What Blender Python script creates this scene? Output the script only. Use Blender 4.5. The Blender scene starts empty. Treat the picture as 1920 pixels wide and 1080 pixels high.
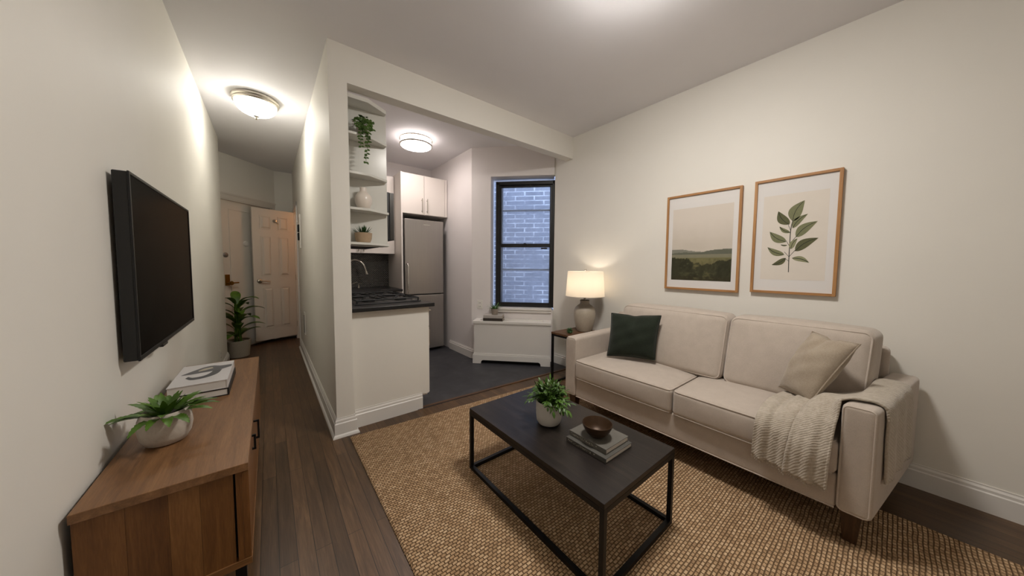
import bpy, math, random
from mathutils import Vector, Matrix

C = bpy.context.scene.collection
SC = bpy.context.scene
RND = random.Random(7)
PI = math.pi

# ------------------------------------------------------------------ geometry helpers
class MB:
    """collects shapes in world coordinates; build() links them as one mesh object"""
    def __init__(s):
        s.v = []; s.f = []; s.mi = []; s.m = None; s.cur = 0
    def add(s, vs, fs):
        b = len(s.v)
        if s.m is not None: vs = [s.m @ Vector(p) for p in vs]
        s.v.extend([tuple(p) for p in vs])
        for f in fs:
            s.f.append([i + b for i in f]); s.mi.append(s.cur)
        return s
    def box(s, x0, x1, y0, y1, z0, z1):
        vs = [(x, y, z) for x in (x0, x1) for y in (y0, y1) for z in (z0, z1)]
        return s.add(vs, [(0,1,3,2),(4,6,7,5),(0,4,5,1),(2,3,7,6),(0,2,6,4),(1,5,7,3)])
    def prism(s, poly, z0, z1):
        n = len(poly)
        vs = [(p[0], p[1], z0) for p in poly] + [(p[0], p[1], z1) for p in poly]
        a = sum(poly[i][0]*poly[(i+1)%n][1]-poly[(i+1)%n][0]*poly[i][1] for i in range(n))
        fs = [tuple(range(n))[::-1], tuple(range(n, 2*n))] + [(i, (i+1)%n, n+(i+1)%n, n+i) for i in range(n)]
        if a < 0: fs = [f[::-1] for f in fs]
        return s.add(vs, fs)
    def lathe(s, prof, c=(0,0,0), n=40, sx=1, sy=1):
        vs = []; fs = []
        for (r, z) in prof:
            for k in range(n):
                a = 2*PI*k/n
                vs.append((c[0]+r*sx*math.cos(a), c[1]+r*sy*math.sin(a), c[2]+z))
        for i in range(len(prof)-1):
            for k in range(n):
                fs.append((i*n+k, i*n+(k+1)%n, (i+1)*n+(k+1)%n, (i+1)*n+k))
        if prof[0][0] > 1e-5: fs.append(tuple(range(n))[::-1])
        if prof[-1][0] > 1e-5: fs.append(tuple((len(prof)-1)*n+k for k in range(n)))
        return s.add(vs, fs)
    def tube(s, pts, r, n=10, closed=False):
        pts = [Vector(p) for p in pts]; N = len(pts)
        vs = []; fs = []; up = None
        for i, p in enumerate(pts):
            if closed: t = pts[(i+1)%N]-pts[i-1]
            else: t = pts[min(i+1,N-1)]-pts[max(i-1,0)]
            t.normalize()
            if up is None:
                up = Vector((0,0,1)) if abs(t.z) < .9 else Vector((1,0,0))
            a = t.cross(up)
            if a.length < 1e-4: a = t.cross(Vector((.3,1,.2)))
            a.normalize(); b = a.cross(t); up = b
            rr = r[i] if isinstance(r, (list, tuple)) else r
            for k in range(n):
                q = 2*PI*k/n
                vs.append(p + a*rr*math.cos(q) + b*rr*math.sin(q))
        for i in range(N if closed else N-1):
            j = (i+1) % N
            for k in range(n):
                fs.append((i*n+k, i*n+(k+1)%n, j*n+(k+1)%n, j*n+k))
        if not closed:
            fs.append(tuple(range(n))[::-1]); fs.append(tuple((N-1)*n+k for k in range(n)))
        return s.add(vs, fs)
    def rod(s, p, q, w):
        """square bar from p to q"""
        p = Vector(p); q = Vector(q); t = (q-p).normalized()
        up = Vector((0,0,1)) if abs(t.z) < .9 else Vector((0,1,0))
        a = t.cross(up).normalized()*w/2; b = a.cross(t).normalized()*w/2
        vs = [e + i*a + j*b for e in (p, q) for (i, j) in ((-1,-1),(1,-1),(1,1),(-1,1))]
        return s.add(vs, [(3,2,1,0),(4,5,6,7)] + [(i,(i+1)%4,4+(i+1)%4,4+i) for i in range(4)])
    def grid(s, fn, nu, nv, cu=False, cv=False):
        vs = [fn(i/(nu if cu else nu-1), j/(nv if cv else nv-1)) for i in range(nu) for j in range(nv)]
        fs = []
        for i in range(nu if cu else nu-1):
            for j in range(nv if cv else nv-1):
                a, b = (i+1)%nu, (j+1)%nv
                fs.append((i*nv+j, a*nv+j, a*nv+b, i*nv+b))
        return s.add(vs, fs)
    def leaf(s, base, d, up, L, W, bend=.3, fold=.25, n=7, shape=None, serr=0):
        """a leaf blade: starts along d, bends away from up; folded along the midrib"""
        d = Vector(d).normalized(); up = Vector(up)
        side = d.cross(up)
        if side.length < 1e-3: side = d.cross(Vector((1,.2,0)))
        side.normalize(); nrm = side.cross(d).normalized()
        p = Vector(base); vs = []; ang = 0
        for i in range(n+1):
            t = i/n
            w = (math.sin(PI*min(1, t**.75))**.85 if shape is None else shape(t))*W/2
            if serr and 0 < i < n: w *= 1 + (serr if i % 2 else -serr)
            dd = d*math.cos(ang) - nrm*math.sin(ang)
            nn = nrm*math.cos(ang) + d*math.sin(ang)
            if i: p = p + dd*(L/n)
            vs += [p - side*w + nn*w*fold, p, p + side*w + nn*w*fold]
            ang += bend/n
        fs = []
        for i in range(n):
            a = 3*i
            fs += [(a,a+1,a+4,a+3),(a+1,a+2,a+5,a+4)]
        return s.add(vs, fs)
    def rbox(s, c, h, r, n=7, puff=(0,0,0), shear=None, mod=None):
        """rounded box, centre c, half sizes h, corner radius r, faces puffed out"""
        h = Vector(h); vs = []; fs = []
        def P(x, y, z):
            q = Vector((x*h.x, y*h.y, z*h.z))
            inn = Vector((max(-h.x+r, min(h.x-r, q.x)), max(-h.y+r, min(h.y-r, q.y)), max(-h.z+r, min(h.z-r, q.z))))
            dq = q-inn
            if dq.length > 1e-9: q = inn + dq.normalized()*r
            u, v, w = q.x/h.x, q.y/h.y, q.z/h.z
            f = lambda a: max(0, 1-a*a)
            q.x += puff[0]*u*f(v)*f(w); q.y += puff[1]*v*f(u)*f(w); q.z += puff[2]*w*f(u)*f(v)
            if mod: q = mod(q)
            return Vector(c)+q
        # parameter values denser near the edges
        def par(hh):
            e = r/hh; k = 4; inner = [-1+e+(2-2*e)*i/n for i in range(n+1)]
            lo = [-1+e*(1-math.cos(PI/2*i/k)) if False else -1+e*i/k for i in range(k)]
            return lo + inner + [-a for a in lo[::-1]]
        X, Y, Z = par(h.x), par(h.y), par(h.z)
        key = {}
        def vid(p):
            k = tuple(round(a, 5) for a in p)
            if k not in key:
                key[k] = len(vs); vs.append(P(*p))
            return key[k]
        def face(A, B, f, flip):
            for i in range(len(A)-1):
                for j in range(len(B)-1):
                    q = [vid(f(A[i],B[j])), vid(f(A[i+1],B[j])), vid(f(A[i+1],B[j+1])), vid(f(A[i],B[j+1]))]
                    fs.append(q[::-1] if flip else q)
        face(X, Y, lambda a,b:(a,b,1), False); face(X, Y, lambda a,b:(a,b,-1), True)
        face(Y, Z, lambda a,b:(1,a,b), False); face(Y, Z, lambda a,b:(-1,a,b), True)
        face(X, Z, lambda a,b:(a,1,b), True); face(X, Z, lambda a,b:(a,-1,b), False)
        return s.add(vs, fs)
    def sweep(s, path, prof):
        """profile (offset to the right of travel, z) along a 2-D path, mitred"""
        n = len(path); vs = []; m = len(prof)
        P = [Vector((p[0], p[1])) for p in path]
        for i in range(n):
            d0 = (P[i]-P[i-1]).normalized() if i else (P[1]-P[0]).normalized()
            d1 = (P[i+1]-P[i]).normalized() if i < n-1 else d0
            n0 = Vector((d0.y,-d0.x)); n1 = Vector((d1.y,-d1.x))
            b = (n0+n1).normalized(); k = 1/max(.3, b.dot(n0))
            for (o, z) in prof:
                q = P[i]+b*o*k; vs.append((q.x, q.y, z))
        fs = []
        for i in range(n-1):
            for j in range(m):
                a = (j+1) % m
                fs.append((i*m+j, i*m+a, (i+1)*m+a, (i+1)*m+j))
        fs.append(tuple(range(m))[::-1]); fs.append(tuple((n-1)*m+j for j in range(m)))
        return s.add(vs, fs)
    def build(s, name, mats, parent=None, loc=None, bevel=0, smooth=40, seg=2, solid=0, sub=0, fix=True):
        me = bpy.data.meshes.new(name)
        o = bpy.data.objects.new(name, me); C.objects.link(o)
        base = Vector((0,0,0))
        if parent is not None:
            o.parent = parent; p = parent
            while p is not None: base += p.location; p = p.parent
            if loc is not None:
                loc = Vector(loc); o.location = loc-base; base = loc
        elif loc is not None:
            base = Vector(loc); o.location = base
        me.from_pydata([Vector(p)-base for p in s.v], [], s.f)
        if not isinstance(mats, (list, tuple)): mats = [mats]
        for m in mats: me.materials.append(m)
        me.polygons.foreach_set('material_index', s.mi)
        if fix:
            import bmesh
            bm = bmesh.new(); bm.from_mesh(me)
            bmesh.ops.recalc_face_normals(bm, faces=bm.faces); bm.to_mesh(me); bm.free()
        if smooth:
            me.polygons.foreach_set('use_smooth', [True]*len(me.polygons))
            try: me.set_sharp_from_angle(angle=math.radians(smooth))
            except Exception: pass
        me.update()
        if solid:
            k = o.modifiers.new('thickness', 'SOLIDIFY'); k.thickness = solid; k.offset = 0
        if sub:
            k = o.modifiers.new('subdivision', 'SUBSURF'); k.levels = sub; k.render_levels = sub
        if bevel:
            k = o.modifiers.new('bevel', 'BEVEL'); k.width = bevel; k.segments = seg; k.limit_method = 'ANGLE'
            k.angle_limit = math.radians(35); k.harden_normals = True
        return o

def tag(o, label, cat, group=None):
    o['label'] = label; o['category'] = cat
    if group: o['group'] = group
    return o
def thing(name, label, cat, loc, group=None):
    o = bpy.data.objects.new(name, None); C.objects.link(o)
    o.location = loc; o.empty_display_size = .1
    return tag(o, label, cat, group)
def struct(o, label=None):
    o['kind'] = 'structure'
    if label: o['label'] = label
    return o
def frame_matrix(origin, xd, zd=(0,0,1)):
    """local x along xd, z up, y = z cross x"""
    x = Vector(xd).normalized(); z = Vector(zd).normalized(); y = z.cross(x)
    M = Matrix((x, y, z)).transposed().to_4x4(); M.translation = Vector(origin)
    return M
def bez(pts, n=24):
    """Catmull-Rom through pts"""
    P = [Vector(p) for p in pts]; P = [2*P[0]-P[1]]+P+[2*P[-1]-P[-2]]
    out = []
    for k in range(n+1):
        t = k/n*(len(P)-3); i = min(int(t), len(P)-4); t -= i
        a, b, c, d = P[i:i+4]
        out.append(.5*((2*b)+(c-a)*t+(2*a-5*b+4*c-d)*t*t+(3*b-a-3*c+d)*t**3))
    return out

# ------------------------------------------------------------------ materials
def lin(h):
    if isinstance(h, str):
        h = h.lstrip('#'); c = [int(h[i:i+2], 16)/255 for i in (0,2,4)]
        return tuple([x/12.92 if x <= .04045 else ((x+.055)/1.055)**2.4 for x in c]) + (1,)
    return tuple(h)+(1,)
class NT:
    def __init__(s, name):
        s.mat = bpy.data.materials.new(name); s.mat.use_nodes = True
        s.t = s.mat.node_tree; s.b = s.t.nodes['Principled BSDF']; s.out = s.t.nodes['Material Output']
    def n(s, typ, **k):
        o = s.t.nodes.new('ShaderNode'+typ)
        for a, v in k.items(): setattr(o, a, v)
        return o
    def l(s, a, b): s.t.links.new(a, b)
    def co(s, scale=(1,1,1), rot=(0,0,0), loc=(0,0,0)):
        tc = s.n('TexCoord'); mp = s.n('Mapping')
        mp.inputs['Scale'].default_value = scale; mp.inputs['Rotation'].default_value = rot; mp.inputs['Location'].default_value = loc
        s.l(tc.outputs['Object'], mp.inputs['Vector']); return mp.outputs[0]
    def noise(s, vec, scale=5, detail=4, rough=.55, dist=0):
        o = s.n('TexNoise'); o.inputs['Scale'].default_value = scale; o.inputs['Detail'].default_value = detail
        o.inputs['Roughness'].default_value = rough; o.inputs['Distortion'].default_value = dist
        s.l(vec, o.inputs['Vector']); return o.outputs['Fac']
    def ramp(s, fac, stops):
        o = s.n('ValToRGB'); e = o.color_ramp.elements
        while len(e) < len(stops): e.new(.5)
        for k, (p, c) in zip(e, stops): k.position = p; k.color = lin(c)
        s.l(fac, o.inputs['Fac']); return o.outputs['Color']
    def mix(s, a, b, fac, mode='MIX'):
        o = s.n('Mix', data_type='RGBA', blend_type=mode)
        for sock, v in ((o.inputs[6], a), (o.inputs[7], b), (o.inputs[0], fac)):
            if hasattr(v, 'links'): s.l(v, sock)
            else: sock.default_value = v
        return o.outputs[2]
    def math(s, op, a, b=None, clamp=False):
        o = s.n('Math', operation=op, use_clamp=clamp)
        for i, v in enumerate((a, b)):
            if v is None: continue
            if hasattr(v, 'links'): s.l(v, o.inputs[i])
            else: o.inputs[i].default_value = v
        return o.outputs[0]
    def bump(s, h, strength=.3, dist=.01, prev=None):
        o = s.n('Bump'); o.inputs['Strength'].default_value = strength; o.inputs['Distance'].default_value = dist
        s.l(h, o.inputs['Height'])
        if prev is not None: s.l(prev, o.inputs['Normal'])
        s.l(o.outputs[0], s.b.inputs['Normal']); return o.outputs[0]
    def base(s, c):
        if hasattr(c, 'links'): s.l(c, s.b.inputs['Base Color'])
        else: s.b.inputs['Base Color'].default_value = lin(c)
    def set(s, rough=.5, metal=0, spec=.5, coat=0, sheen=0, emit=None, es=0, trans=0):
        i = s.b.inputs
        i['Roughness'].default_value = rough; i['Metallic'].default_value = metal; i['Specular IOR Level'].default_value = spec
        i['Coat Weight'].default_value = coat; i['Sheen Weight'].default_value = sheen; i['Transmission Weight'].default_value = trans
        if emit: i['Emission Color'].default_value = lin(emit); i['Emission Strength'].default_value = es
        return s

def paint(name, col, rough=.6, bump=.06, scale=60, var=.03):
    t = NT(name); v = t.co()
    f = t.noise(v, 2.5, 3)
    c = lin(col)
    t.base(t.mix(tuple(x*(1-var) for x in c[:3])+(1,), tuple(min(1,x*(1+var)) for x in c[:3])+(1,), f))
    t.set(rough, spec=.35); t.bump(t.noise(v, scale, 3), bump, .004)
    return t.mat
def plain(name, col, rough=.5, metal=0, spec=.5, coat=0, nscale=0, var=.12, bump=0):
    t = NT(name)
    if nscale:
        v = t.co(); f = t.noise(v, nscale, 5); c = lin(col)
        t.base(t.mix(tuple(x*(1-var) for x in c[:3])+(1,), tuple(min(1,x*(1+var)) for x in c[:3])+(1,), f))
        if bump: t.bump(f, bump, .004)
    else: t.base(col)
    t.set(rough, metal, spec, coat); return t.mat
def wood(name, dark, mid, light, grain=(1,18,18), plank=None, rough=.45, bump=.12, spec=.4):
    """grain runs along the axis whose scale is 1"""
    t = NT(name); v = t.co(grain)
    f1 = t.noise(v, 2.2, 6, .6, .6); f2 = t.noise(t.co(tuple(a*6 if a > 1 else a*1.5 for a in grain)), 3, 5, .65)
    f = t.math('ADD', t.math('MULTIPLY', f1, .65), t.math('MULTIPLY', f2, .35))
    t.base(t.ramp(f, [(.30, dark), (.5, mid), (.68, light)]))
    t.set(rough, spec=spec); t.bump(f2, bump, .003); return t.mat
def fabric(name, c1, c2, scale=220, bump=.35, rough=.95, sheen=.3, mott=18):
    t = NT(name); v = t.co()
    f = t.noise(v, mott, 4, .6); g = t.noise(v, scale, 2, .7)
    t.base(t.mix(t.ramp(f, [(.3, c1), (.7, c2)]), t.ramp(g, [(.35, c1), (.65, c2)]), .5))
    w = t.n('TexWave', wave_type='BANDS', bands_direction='DIAGONAL'); w.inputs['Scale'].default_value = scale*.6; w.inputs['Distortion'].default_value = 3
    t.l(v, w.inputs['Vector'])
    t.set(rough, spec=.15, sheen=sheen); t.bump(t.math('ADD', g, t.math('MULTIPLY', w.outputs['Fac'], .5)), bump, .002)
    return t.mat
def leafmat(name, a, b, rough=.45):
    t = NT(name); v = t.co()
    t.base(t.ramp(t.noise(v, 14, 3), [(.3, a), (.7, b)])); t.set(rough, spec=.4)
    t.b.inputs['Subsurface Weight'].default_value = 0
    return t.mat
def emis(name, col, s):
    t = NT(name); t.base(col); t.set(.4, emit=col, es=s); return t.mat

M = {}
M['wall'] = paint('wall_paint', '#e5e2da', .62)
M['wallk'] = paint('kitchen_wall_paint', '#e4dfdd', .55)
M['ceil'] = paint('ceiling_paint', '#eae9ec', .7)
M['trim'] = paint('trim_gloss', '#e2dfda', .35, .02, 20, .015)
M['door'] = paint('door_paint', '#dad5cc', .4, .02, 20, .015)
M['cabw'] = paint('cabinet_lacquer', '#e6dfd8', .3, .01, 10, .01)
M['shelfw'] = paint('shelf_lacquer', '#d4d3cc', .22, .01, 10, .01)
M['black'] = plain('black_metal', '#121213', .45, .3)
M['blackp'] = plain('black_plastic', '#0c0c0d', .35)
M['winblk'] = plain('window_black', '#070708', .4)
M['counter'] = plain('counter_stone', '#161617', .3, 0, .5, 0, 90, .25)
M['nickel'] = plain('brushed_nickel', '#b9b3a8', .28, 1)
M['chrome'] = plain('chrome', '#d8d6d2', .15, 1)
M['brass'] = plain('aged_brass', '#8a6a34', .35, 1)
M['white'] = plain('white_plastic', '#e6e3dc', .4)
M['dark'] = plain('dark_recess', '#0a0a0a', .8)
M['soil'] = plain('potting_soil', '#1c140d', .95, nscale=120, var=.5, bump=.6)
M['iron'] = plain('cast_iron', '#141414', .6)
M['pages'] = plain('book_pages', '#d6cdc2', .85, nscale=0)
M['pagesw'] = plain('book_pages_white', '#d2cec8', .85)

# steel with a vertical brushed look
t = NT('brushed_steel'); v = t.co((60,60,.6)); f = t.noise(v, 5, 4)
t.base(t.ramp(f, [(.2, '#a29d99'), (.8, '#aca7a2')])); t.set(.36, .85); t.bump(f, .04, .002); M['steel'] = t.mat
# dark hardwood strip floor, boards along Y
t = NT('hardwood_strip_floor')
bt = t.n('TexBrick'); v = t.co((1,1,1), (0,0,PI/2))
t.l(v, bt.inputs['Vector']); bt.offset = .37; bt.offset_frequency = 2
for k, x in (('Scale', 1), ('Mortar Size', .0012), ('Mortar Smooth', .1), ('Bias', 0), ('Brick Width', 1.1), ('Row Height', .062)): bt.inputs[k].default_value = x
bt.inputs['Color1'].default_value = (0,0,0,1); bt.inputs['Color2'].default_value = (1,1,1,1); bt.inputs['Mortar'].default_value = (.5,.5,.5,1)
g1 = t.noise(t.co((14,1,1)), 3.2, 6, .62, .8); g2 = t.noise(t.co((90,3,1)), 3, 4, .6); g3 = t.noise(t.co(), .9, 2)
gs = t.math('ADD', t.math('MULTIPLY', g1, .5), t.math('ADD', t.math('MULTIPLY', g2, .25), t.math('MULTIPLY', g3, .25)))
wc = t.ramp(gs, [(.33, '#412f1f'), (.5, '#5e4630'), (.66, '#785b3f')])
wc = t.mix(wc, t.mix(lin('#7d7d7d'), lin('#ffffff'), bt.outputs['Color']), .55, 'MULTIPLY')
t.base(t.mix(wc, lin('#1a130d'), bt.outputs['Fac'])); t.set(.36, spec=.45)
b1 = t.bump(t.math('ADD', g2, t.math('MULTIPLY', g1, .6)), .10, .003)
t.bump(t.math('MULTIPLY', bt.outputs['Fac'], -1), .5, .002, b1); M['floor'] = t.mat
# slate tiles
t = NT('slate_tile'); v = t.co((1,1,1), (0,0,math.radians(-18)))
bt = t.n('TexBrick'); t.l(v, bt.inputs['Vector']); bt.offset = .5
for k, x in (('Scale', 1), ('Mortar Size', .003), ('Brick Width', .62), ('Row Height', .31)): bt.inputs[k].default_value = x
bt.inputs['Color1'].default_value = lin('#2f2f33'); bt.inputs['Color2'].default_value = lin('#3b3b3f'); bt.inputs['Mortar'].default_value = lin('#28282a')
f = t.noise(t.co(), 5, 8, .65, .5)
t.base(t.mix(bt.outputs['Color'], t.ramp(f, [(.3, '#202023'), (.55, '#3a3a3e'), (.75, '#5a595a')]), .5)); t.set(.5, spec=.45)
t.bump(t.math('SUBTRACT', f, bt.outputs['Fac']), .25, .004); M['slate'] = t.mat
# jute rug: basket weave bump, warm straw colour
t = NT('jute_weave'); v = t.co((1,1,1))
vv = t.n('VectorMath', operation='ADD'); nz = t.n('TexNoise'); nz.inputs['Scale'].default_value = 9; t.l(v, nz.inputs['Vector'])
vs_ = t.n('VectorMath', operation='SCALE'); vs_.inputs['Scale'].default_value = .012; t.l(nz.outputs['Color'], vs_.inputs[0]); t.l(v, vv.inputs[0]); t.l(vs_.outputs[0], vv.inputs[1])
bt = t.n('TexBrick'); t.l(vv.outputs[0], bt.inputs['Vector']); bt.offset = .5
for k, x in (('Scale', 1), ('Mortar Size', .003), ('Mortar Smooth', 1), ('Brick Width', .023), ('Row Height', .0145)): bt.inputs[k].default_value = x
bt.inputs['Color1'].default_value = (0,0,0,1); bt.inputs['Color2'].default_value = (1,1,1,1); bt.inputs['Mortar'].default_value = (.5,.5,.5,1)
f = t.noise(t.co((1,1,1)), 130, 3, .7); f2 = t.noise(t.co(), 3, 3)
jc = t.ramp(t.math('ADD', t.math('MULTIPLY', f, .6), t.math('ADD', t.math('MULTIPLY', bt.outputs['Color'], .25), t.math('MULTIPLY', f2, .15))), [(.28, '#94775a'), (.5, '#bd9c78'), (.72, '#dcbf9c')])
t.base(t.mix(jc, lin('#644c33'), t.math('MULTIPLY', bt.outputs['Fac'], .75))); t.set(.95, spec=.1)
t.bump(t.math('ADD', t.math('MULTIPLY', bt.outputs['Fac'], -1), t.math('MULTIPLY', f, .35)), 1, .006); M['jute'] = t.mat
# black mosaic
t = NT('black_mosaic'); v = t.co((1,1,1), (PI/2,0,0)); bt = t.n('TexBrick'); t.l(v, bt.inputs['Vector']); bt.offset = 0.5
for k, x in (('Scale', 1), ('Mortar Size', .0016), ('Brick Width', .03), ('Row Height', .0155)): bt.inputs[k].default_value = x
bt.inputs['Color1'].default_value = lin('#0b0b0c'); bt.inputs['Color2'].default_value = lin('#232323'); bt.inputs['Mortar'].default_value = lin('#8a857e')
t.base(bt.outputs['Color']); t.set(.2); t.bump(t.math('MULTIPLY', bt.outputs['Fac'], -1), .4, .002); M['mosaic'] = t.mat
# painted brick across the alley
t = NT('painted_brick'); v = t.co((1,1,1), (PI/2,0,0)); bt = t.n('TexBrick'); t.l(v, bt.inputs['Vector'])
for k, x in (('Scale', 1), ('Mortar Size', .008), ('Brick Width', .22), ('Row Height', .075)): bt.inputs[k].default_value = x
bt.inputs['Color1'].default_value = lin('#5d616c'); bt.inputs['Color2'].default_value = lin('#7b7f89'); bt.inputs['Mortar'].default_value = lin('#d5d9e0')
f = t.noise(t.co(), 6, 6, .7)
patch = t.ramp(t.noise(t.co((1,1,1),(0,0,0),(3,1,2)), 3.5, 5, .7), [(.38, '#000000'), (.62, '#ffffff')])
t.base(t.mix(t.mix(t.mix(lin('#6a6e79'), bt.outputs['Color'], patch), t.ramp(f, [(.3, '#565962'), (.7, '#a4a8b2')]), .3), lin('#8f949f'), .1)); t.set(.8)
t.bump(t.math('SUBTRACT', f, bt.outputs['Fac']), .4, .008); M['brick'] = t.mat
# window glass: clear pane with the faint film of an old city window
def pane_mat(name, haze):
    t = NT(name); g = t.n('BsdfGlossy'); g.inputs['Roughness'].default_value = .02; tr = t.n('BsdfTransparent'); d = t.n('BsdfTranslucent')
    d.inputs['Color'].default_value = lin('#d5dcea')
    fr = t.n('Fresnel'); fr.inputs['IOR'].default_value = 1.45
    f = t.noise(t.co(), 40, 5, .7)
    m0 = t.n('MixShader'); t.l(t.math('MULTIPLY', f, haze), m0.inputs[0]); t.l(tr.outputs[0], m0.inputs[1]); t.l(d.outputs[0], m0.inputs[2])
    m1 = t.n('MixShader'); t.l(fr.outputs[0], m1.inputs[0]); t.l(m0.outputs[0], m1.inputs[1]); t.l(g.outputs[0], m1.inputs[2])
    t.l(m1.outputs[0], t.out.inputs['Surface']); return t.mat
M['glass'] = pane_mat('window_glass', .3); M['glass2'] = pane_mat('screened_glass', .35)
M['oak'] = wood('oak_frame', '#8a6038', '#a97b4c', '#bf9261', (14,14,1), rough=.5)
M['oakh'] = wood('oak_frame_rail', '#8a6038', '#a97b4c', '#bf9261', (14,1,14), rough=.5)
M['walnut'] = wood('walnut_top', '#5f4229', '#7b5839', '#916b47', (16,1.2,16), rough=.42)
M['walnutv'] = wood('walnut_side', '#523215', '#6e4722', '#865a30', (16,16,1.2), rough=.45)
M['walnutx'] = wood('walnut_rail', '#5d3d20', '#7c5632', '#956b42', (1.2,16,16), rough=.45)
M['espresso'] = wood('espresso_wood', '#110d0b', '#1e1815', '#332a24', (16,1,16), rough=.38, bump=.15)
M['sidew'] = wood('side_table_wood', '#3f2a1a', '#5d412a', '#775639', (1,14,14), rough=.45)
M['legw'] = wood('sofa_leg_wood', '#2a1b10', '#3f2a19', '#523823', (20,20,2), rough=.4)
M['sofa'] = fabric('oatmeal_upholstery', '#b0a498', '#bfb3a7', 260, .3)
M['piping'] = fabric('upholstery_piping', '#b4a89c', '#c4b8ac', 300, .2)
M['green'] = fabric('green_velvet', '#1b2119', '#272e24', 150, .2, .85, .12, 9)
M['tan'] = fabric('tan_linen', '#958776', '#a99c8a', 190, .5)
M['throw'] = fabric('knit_throw', '#a39888', '#bcb2a4', 70, 1.0)
M['concrete'] = plain('speckled_stoneware', '#b9b0a4', .8, nscale=70, var=.16, bump=.25)
M['potgrey'] = plain('grey_stone_pot', '#a39a8b', .8, nscale=90, var=.12, bump=.3)
M['potwhite'] = plain('white_glazed_pot', '#cdc8c0', .45, nscale=60, var=.06)
M['pottan'] = plain('tan_clay_pot', '#ab9478', .75, nscale=45, var=.15, bump=.3)
M['pottaupe'] = plain('taupe_pot', '#8f8579', .7, nscale=60, var=.1)
M['vase'] = plain('cream_vase_glaze', '#ddd3c8', .3, nscale=30, var=.04)
M['lampb'] = plain('crackle_lamp_ceramic', '#b2a796', .5, nscale=80, var=.16, bump=.12)
M['bronze'] = plain('bronze_bowl', '#402b17', .45, .4, nscale=60, var=.3)
M['fern'] = leafmat('fern_leaf', '#335011', '#577b22')
M['dracaena'] = leafmat('broad_leaf', '#2f4d0f', '#5a7f20')
M['herb'] = leafmat('herb_leaf', '#284310', '#4f7224')
M['vine'] = leafmat('vine_leaf', '#263c12', '#4a6628')
M['succ'] = leafmat('succulent_leaf', '#24421f', '#4a7040')
M['grass'] = leafmat('grass_leaf', '#24461a', '#5b8a35')
M['greybook'] = fabric('grey_book_cloth', '#5f5c56', '#6d6a63', 300, .15, .8, 0)
M['greybook2'] = fabric('slate_book_cloth', '#4e4c48', '#5b5954', 300, .15, .8, 0)
M['whitebook'] = plain('white_book_jacket', '#cfcccb', .45)
M['blackbook'] = plain('black_book_board', '#15161a', .45)
M['beigebook'] = plain('beige_book_cover', '#a59a8c', .6)
M['palebook'] = plain('pale_book_cover', '#b7b1ab', .6)
M['darkline'] = plain('dark_book_edge', '#3a332c', .6)
M['ink'] = plain('spine_lettering', '#a39c8d', .5)
M['screen'] = plain('tv_glass', '#040404', .2, 0, .5)
bpy.data.materials['tv_glass'].node_tree.nodes['Principled BSDF'].inputs['IOR'].default_value = 1.05
M['mat'] = plain('picture_mat', '#dcd9d6', .8)
M['paper'] = plain('print_paper', '#dad2c7', .85, nscale=20, var=.03)
M['stemk'] = plain('print_stem', '#2a2c22', .85)
M['pleaf1'] = plain('print_leaf_dark', '#5a5b3d', .85, nscale=60, var=.2)
M['pleaf2'] = plain('print_leaf_olive', '#777959', .85, nscale=60, var=.2)
M['pleaf3'] = plain('print_leaf_pale', '#8b8c6a', .85, nscale=60, var=.18)
M['dome'] = emis('lit_frosted_dome', '#fffaf0', 22)
M['domek'] = emis('lit_kitchen_drum', '#fff3ee', 23); M['domes'] = emis('lit_drum_side', '#fff3ee', 7)
M['domel'] = emis('lit_living_dome', '#fff9f2', 68)
t = NT('linen_shade'); t.base('#f4efe6'); t.set(.9, spec=.1)
tl = t.n('BsdfTranslucent'); tl.inputs['Color'].default_value = lin('#faf4ea'); mx = t.n('MixShader'); mx.inputs[0].default_value = .5
t.l(t.b.outputs[0], mx.inputs[1]); t.l(tl.outputs[0], mx.inputs[2]); t.l(mx.outputs[0], t.out.inputs['Surface']); M['shade'] = t.mat
M['bulb'] = emis('lit_bulb', '#fff0dc', 44)

# ------------------------------------------------------------------ dimensions (metres)
XD, YD, H_C, XL, XR = .35, 2.441, 2.746, -.432, 2.844
ZB, YB, YH, XP = 2.498, 2.548, 2.507, .464

# ------------------------------------------------------------------ shell
struct(MB().box(-1.4, 3.05, -1.75, 6.9, -.1, 0).build('floor', M['floor'], smooth=0), 'dark brown hardwood strip floor')
kf = [(XP,2.51),(2.83,2.42),(2.84,2.77),(2.095,3.5),(2.08,4.72),(.464,4.72)]
struct(MB().prism(kf, -.02, .004).build('floor_kitchen', M['slate'], smooth=0), 'dark slate tile floor of the kitchen')
struct(MB().add([(1.0,2.50,.0),(2.83,2.405,.0),(2.83,2.43,.0),(1.0,2.53,.0),(1.0,2.50,.007),(2.83,2.405,.007),(2.83,2.43,.007),(1.0,2.53,.007)],
    [(0,1,2,3),(7,6,5,4),(0,4,5,1),(3,2,6,7),(0,3,7,4),(1,5,6,2)]).build('trim_threshold', M['sidew'], smooth=0), 'brown wooden strip between wood and slate floors')
cp = [(-1.4,-1.75),(3.05,-1.75),(3.05,2.77),(2.2,3.62),(2.2,4.85),(1.5,4.85),(1.5,6.9),(-1.4,6.9)]
struct(MB().prism(cp, H_C, H_C+.12).build('ceiling', M['ceil'], smooth=0), 'plain painted ceiling')
mb = MB().box(XL-.15, XL, -1.6, 5.15, 0, H_C); mb.box(-1.4, XL-.15, 5.0, 5.15, 0, H_C)
struct(mb.build('wall_left', M['wall'], smooth=0), 'long off white wall carrying the television')
struct(MB().box(-1.4, 3.05, -1.75, -1.6, 0, H_C).build('wall_back', M['wall'], smooth=0))
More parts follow.
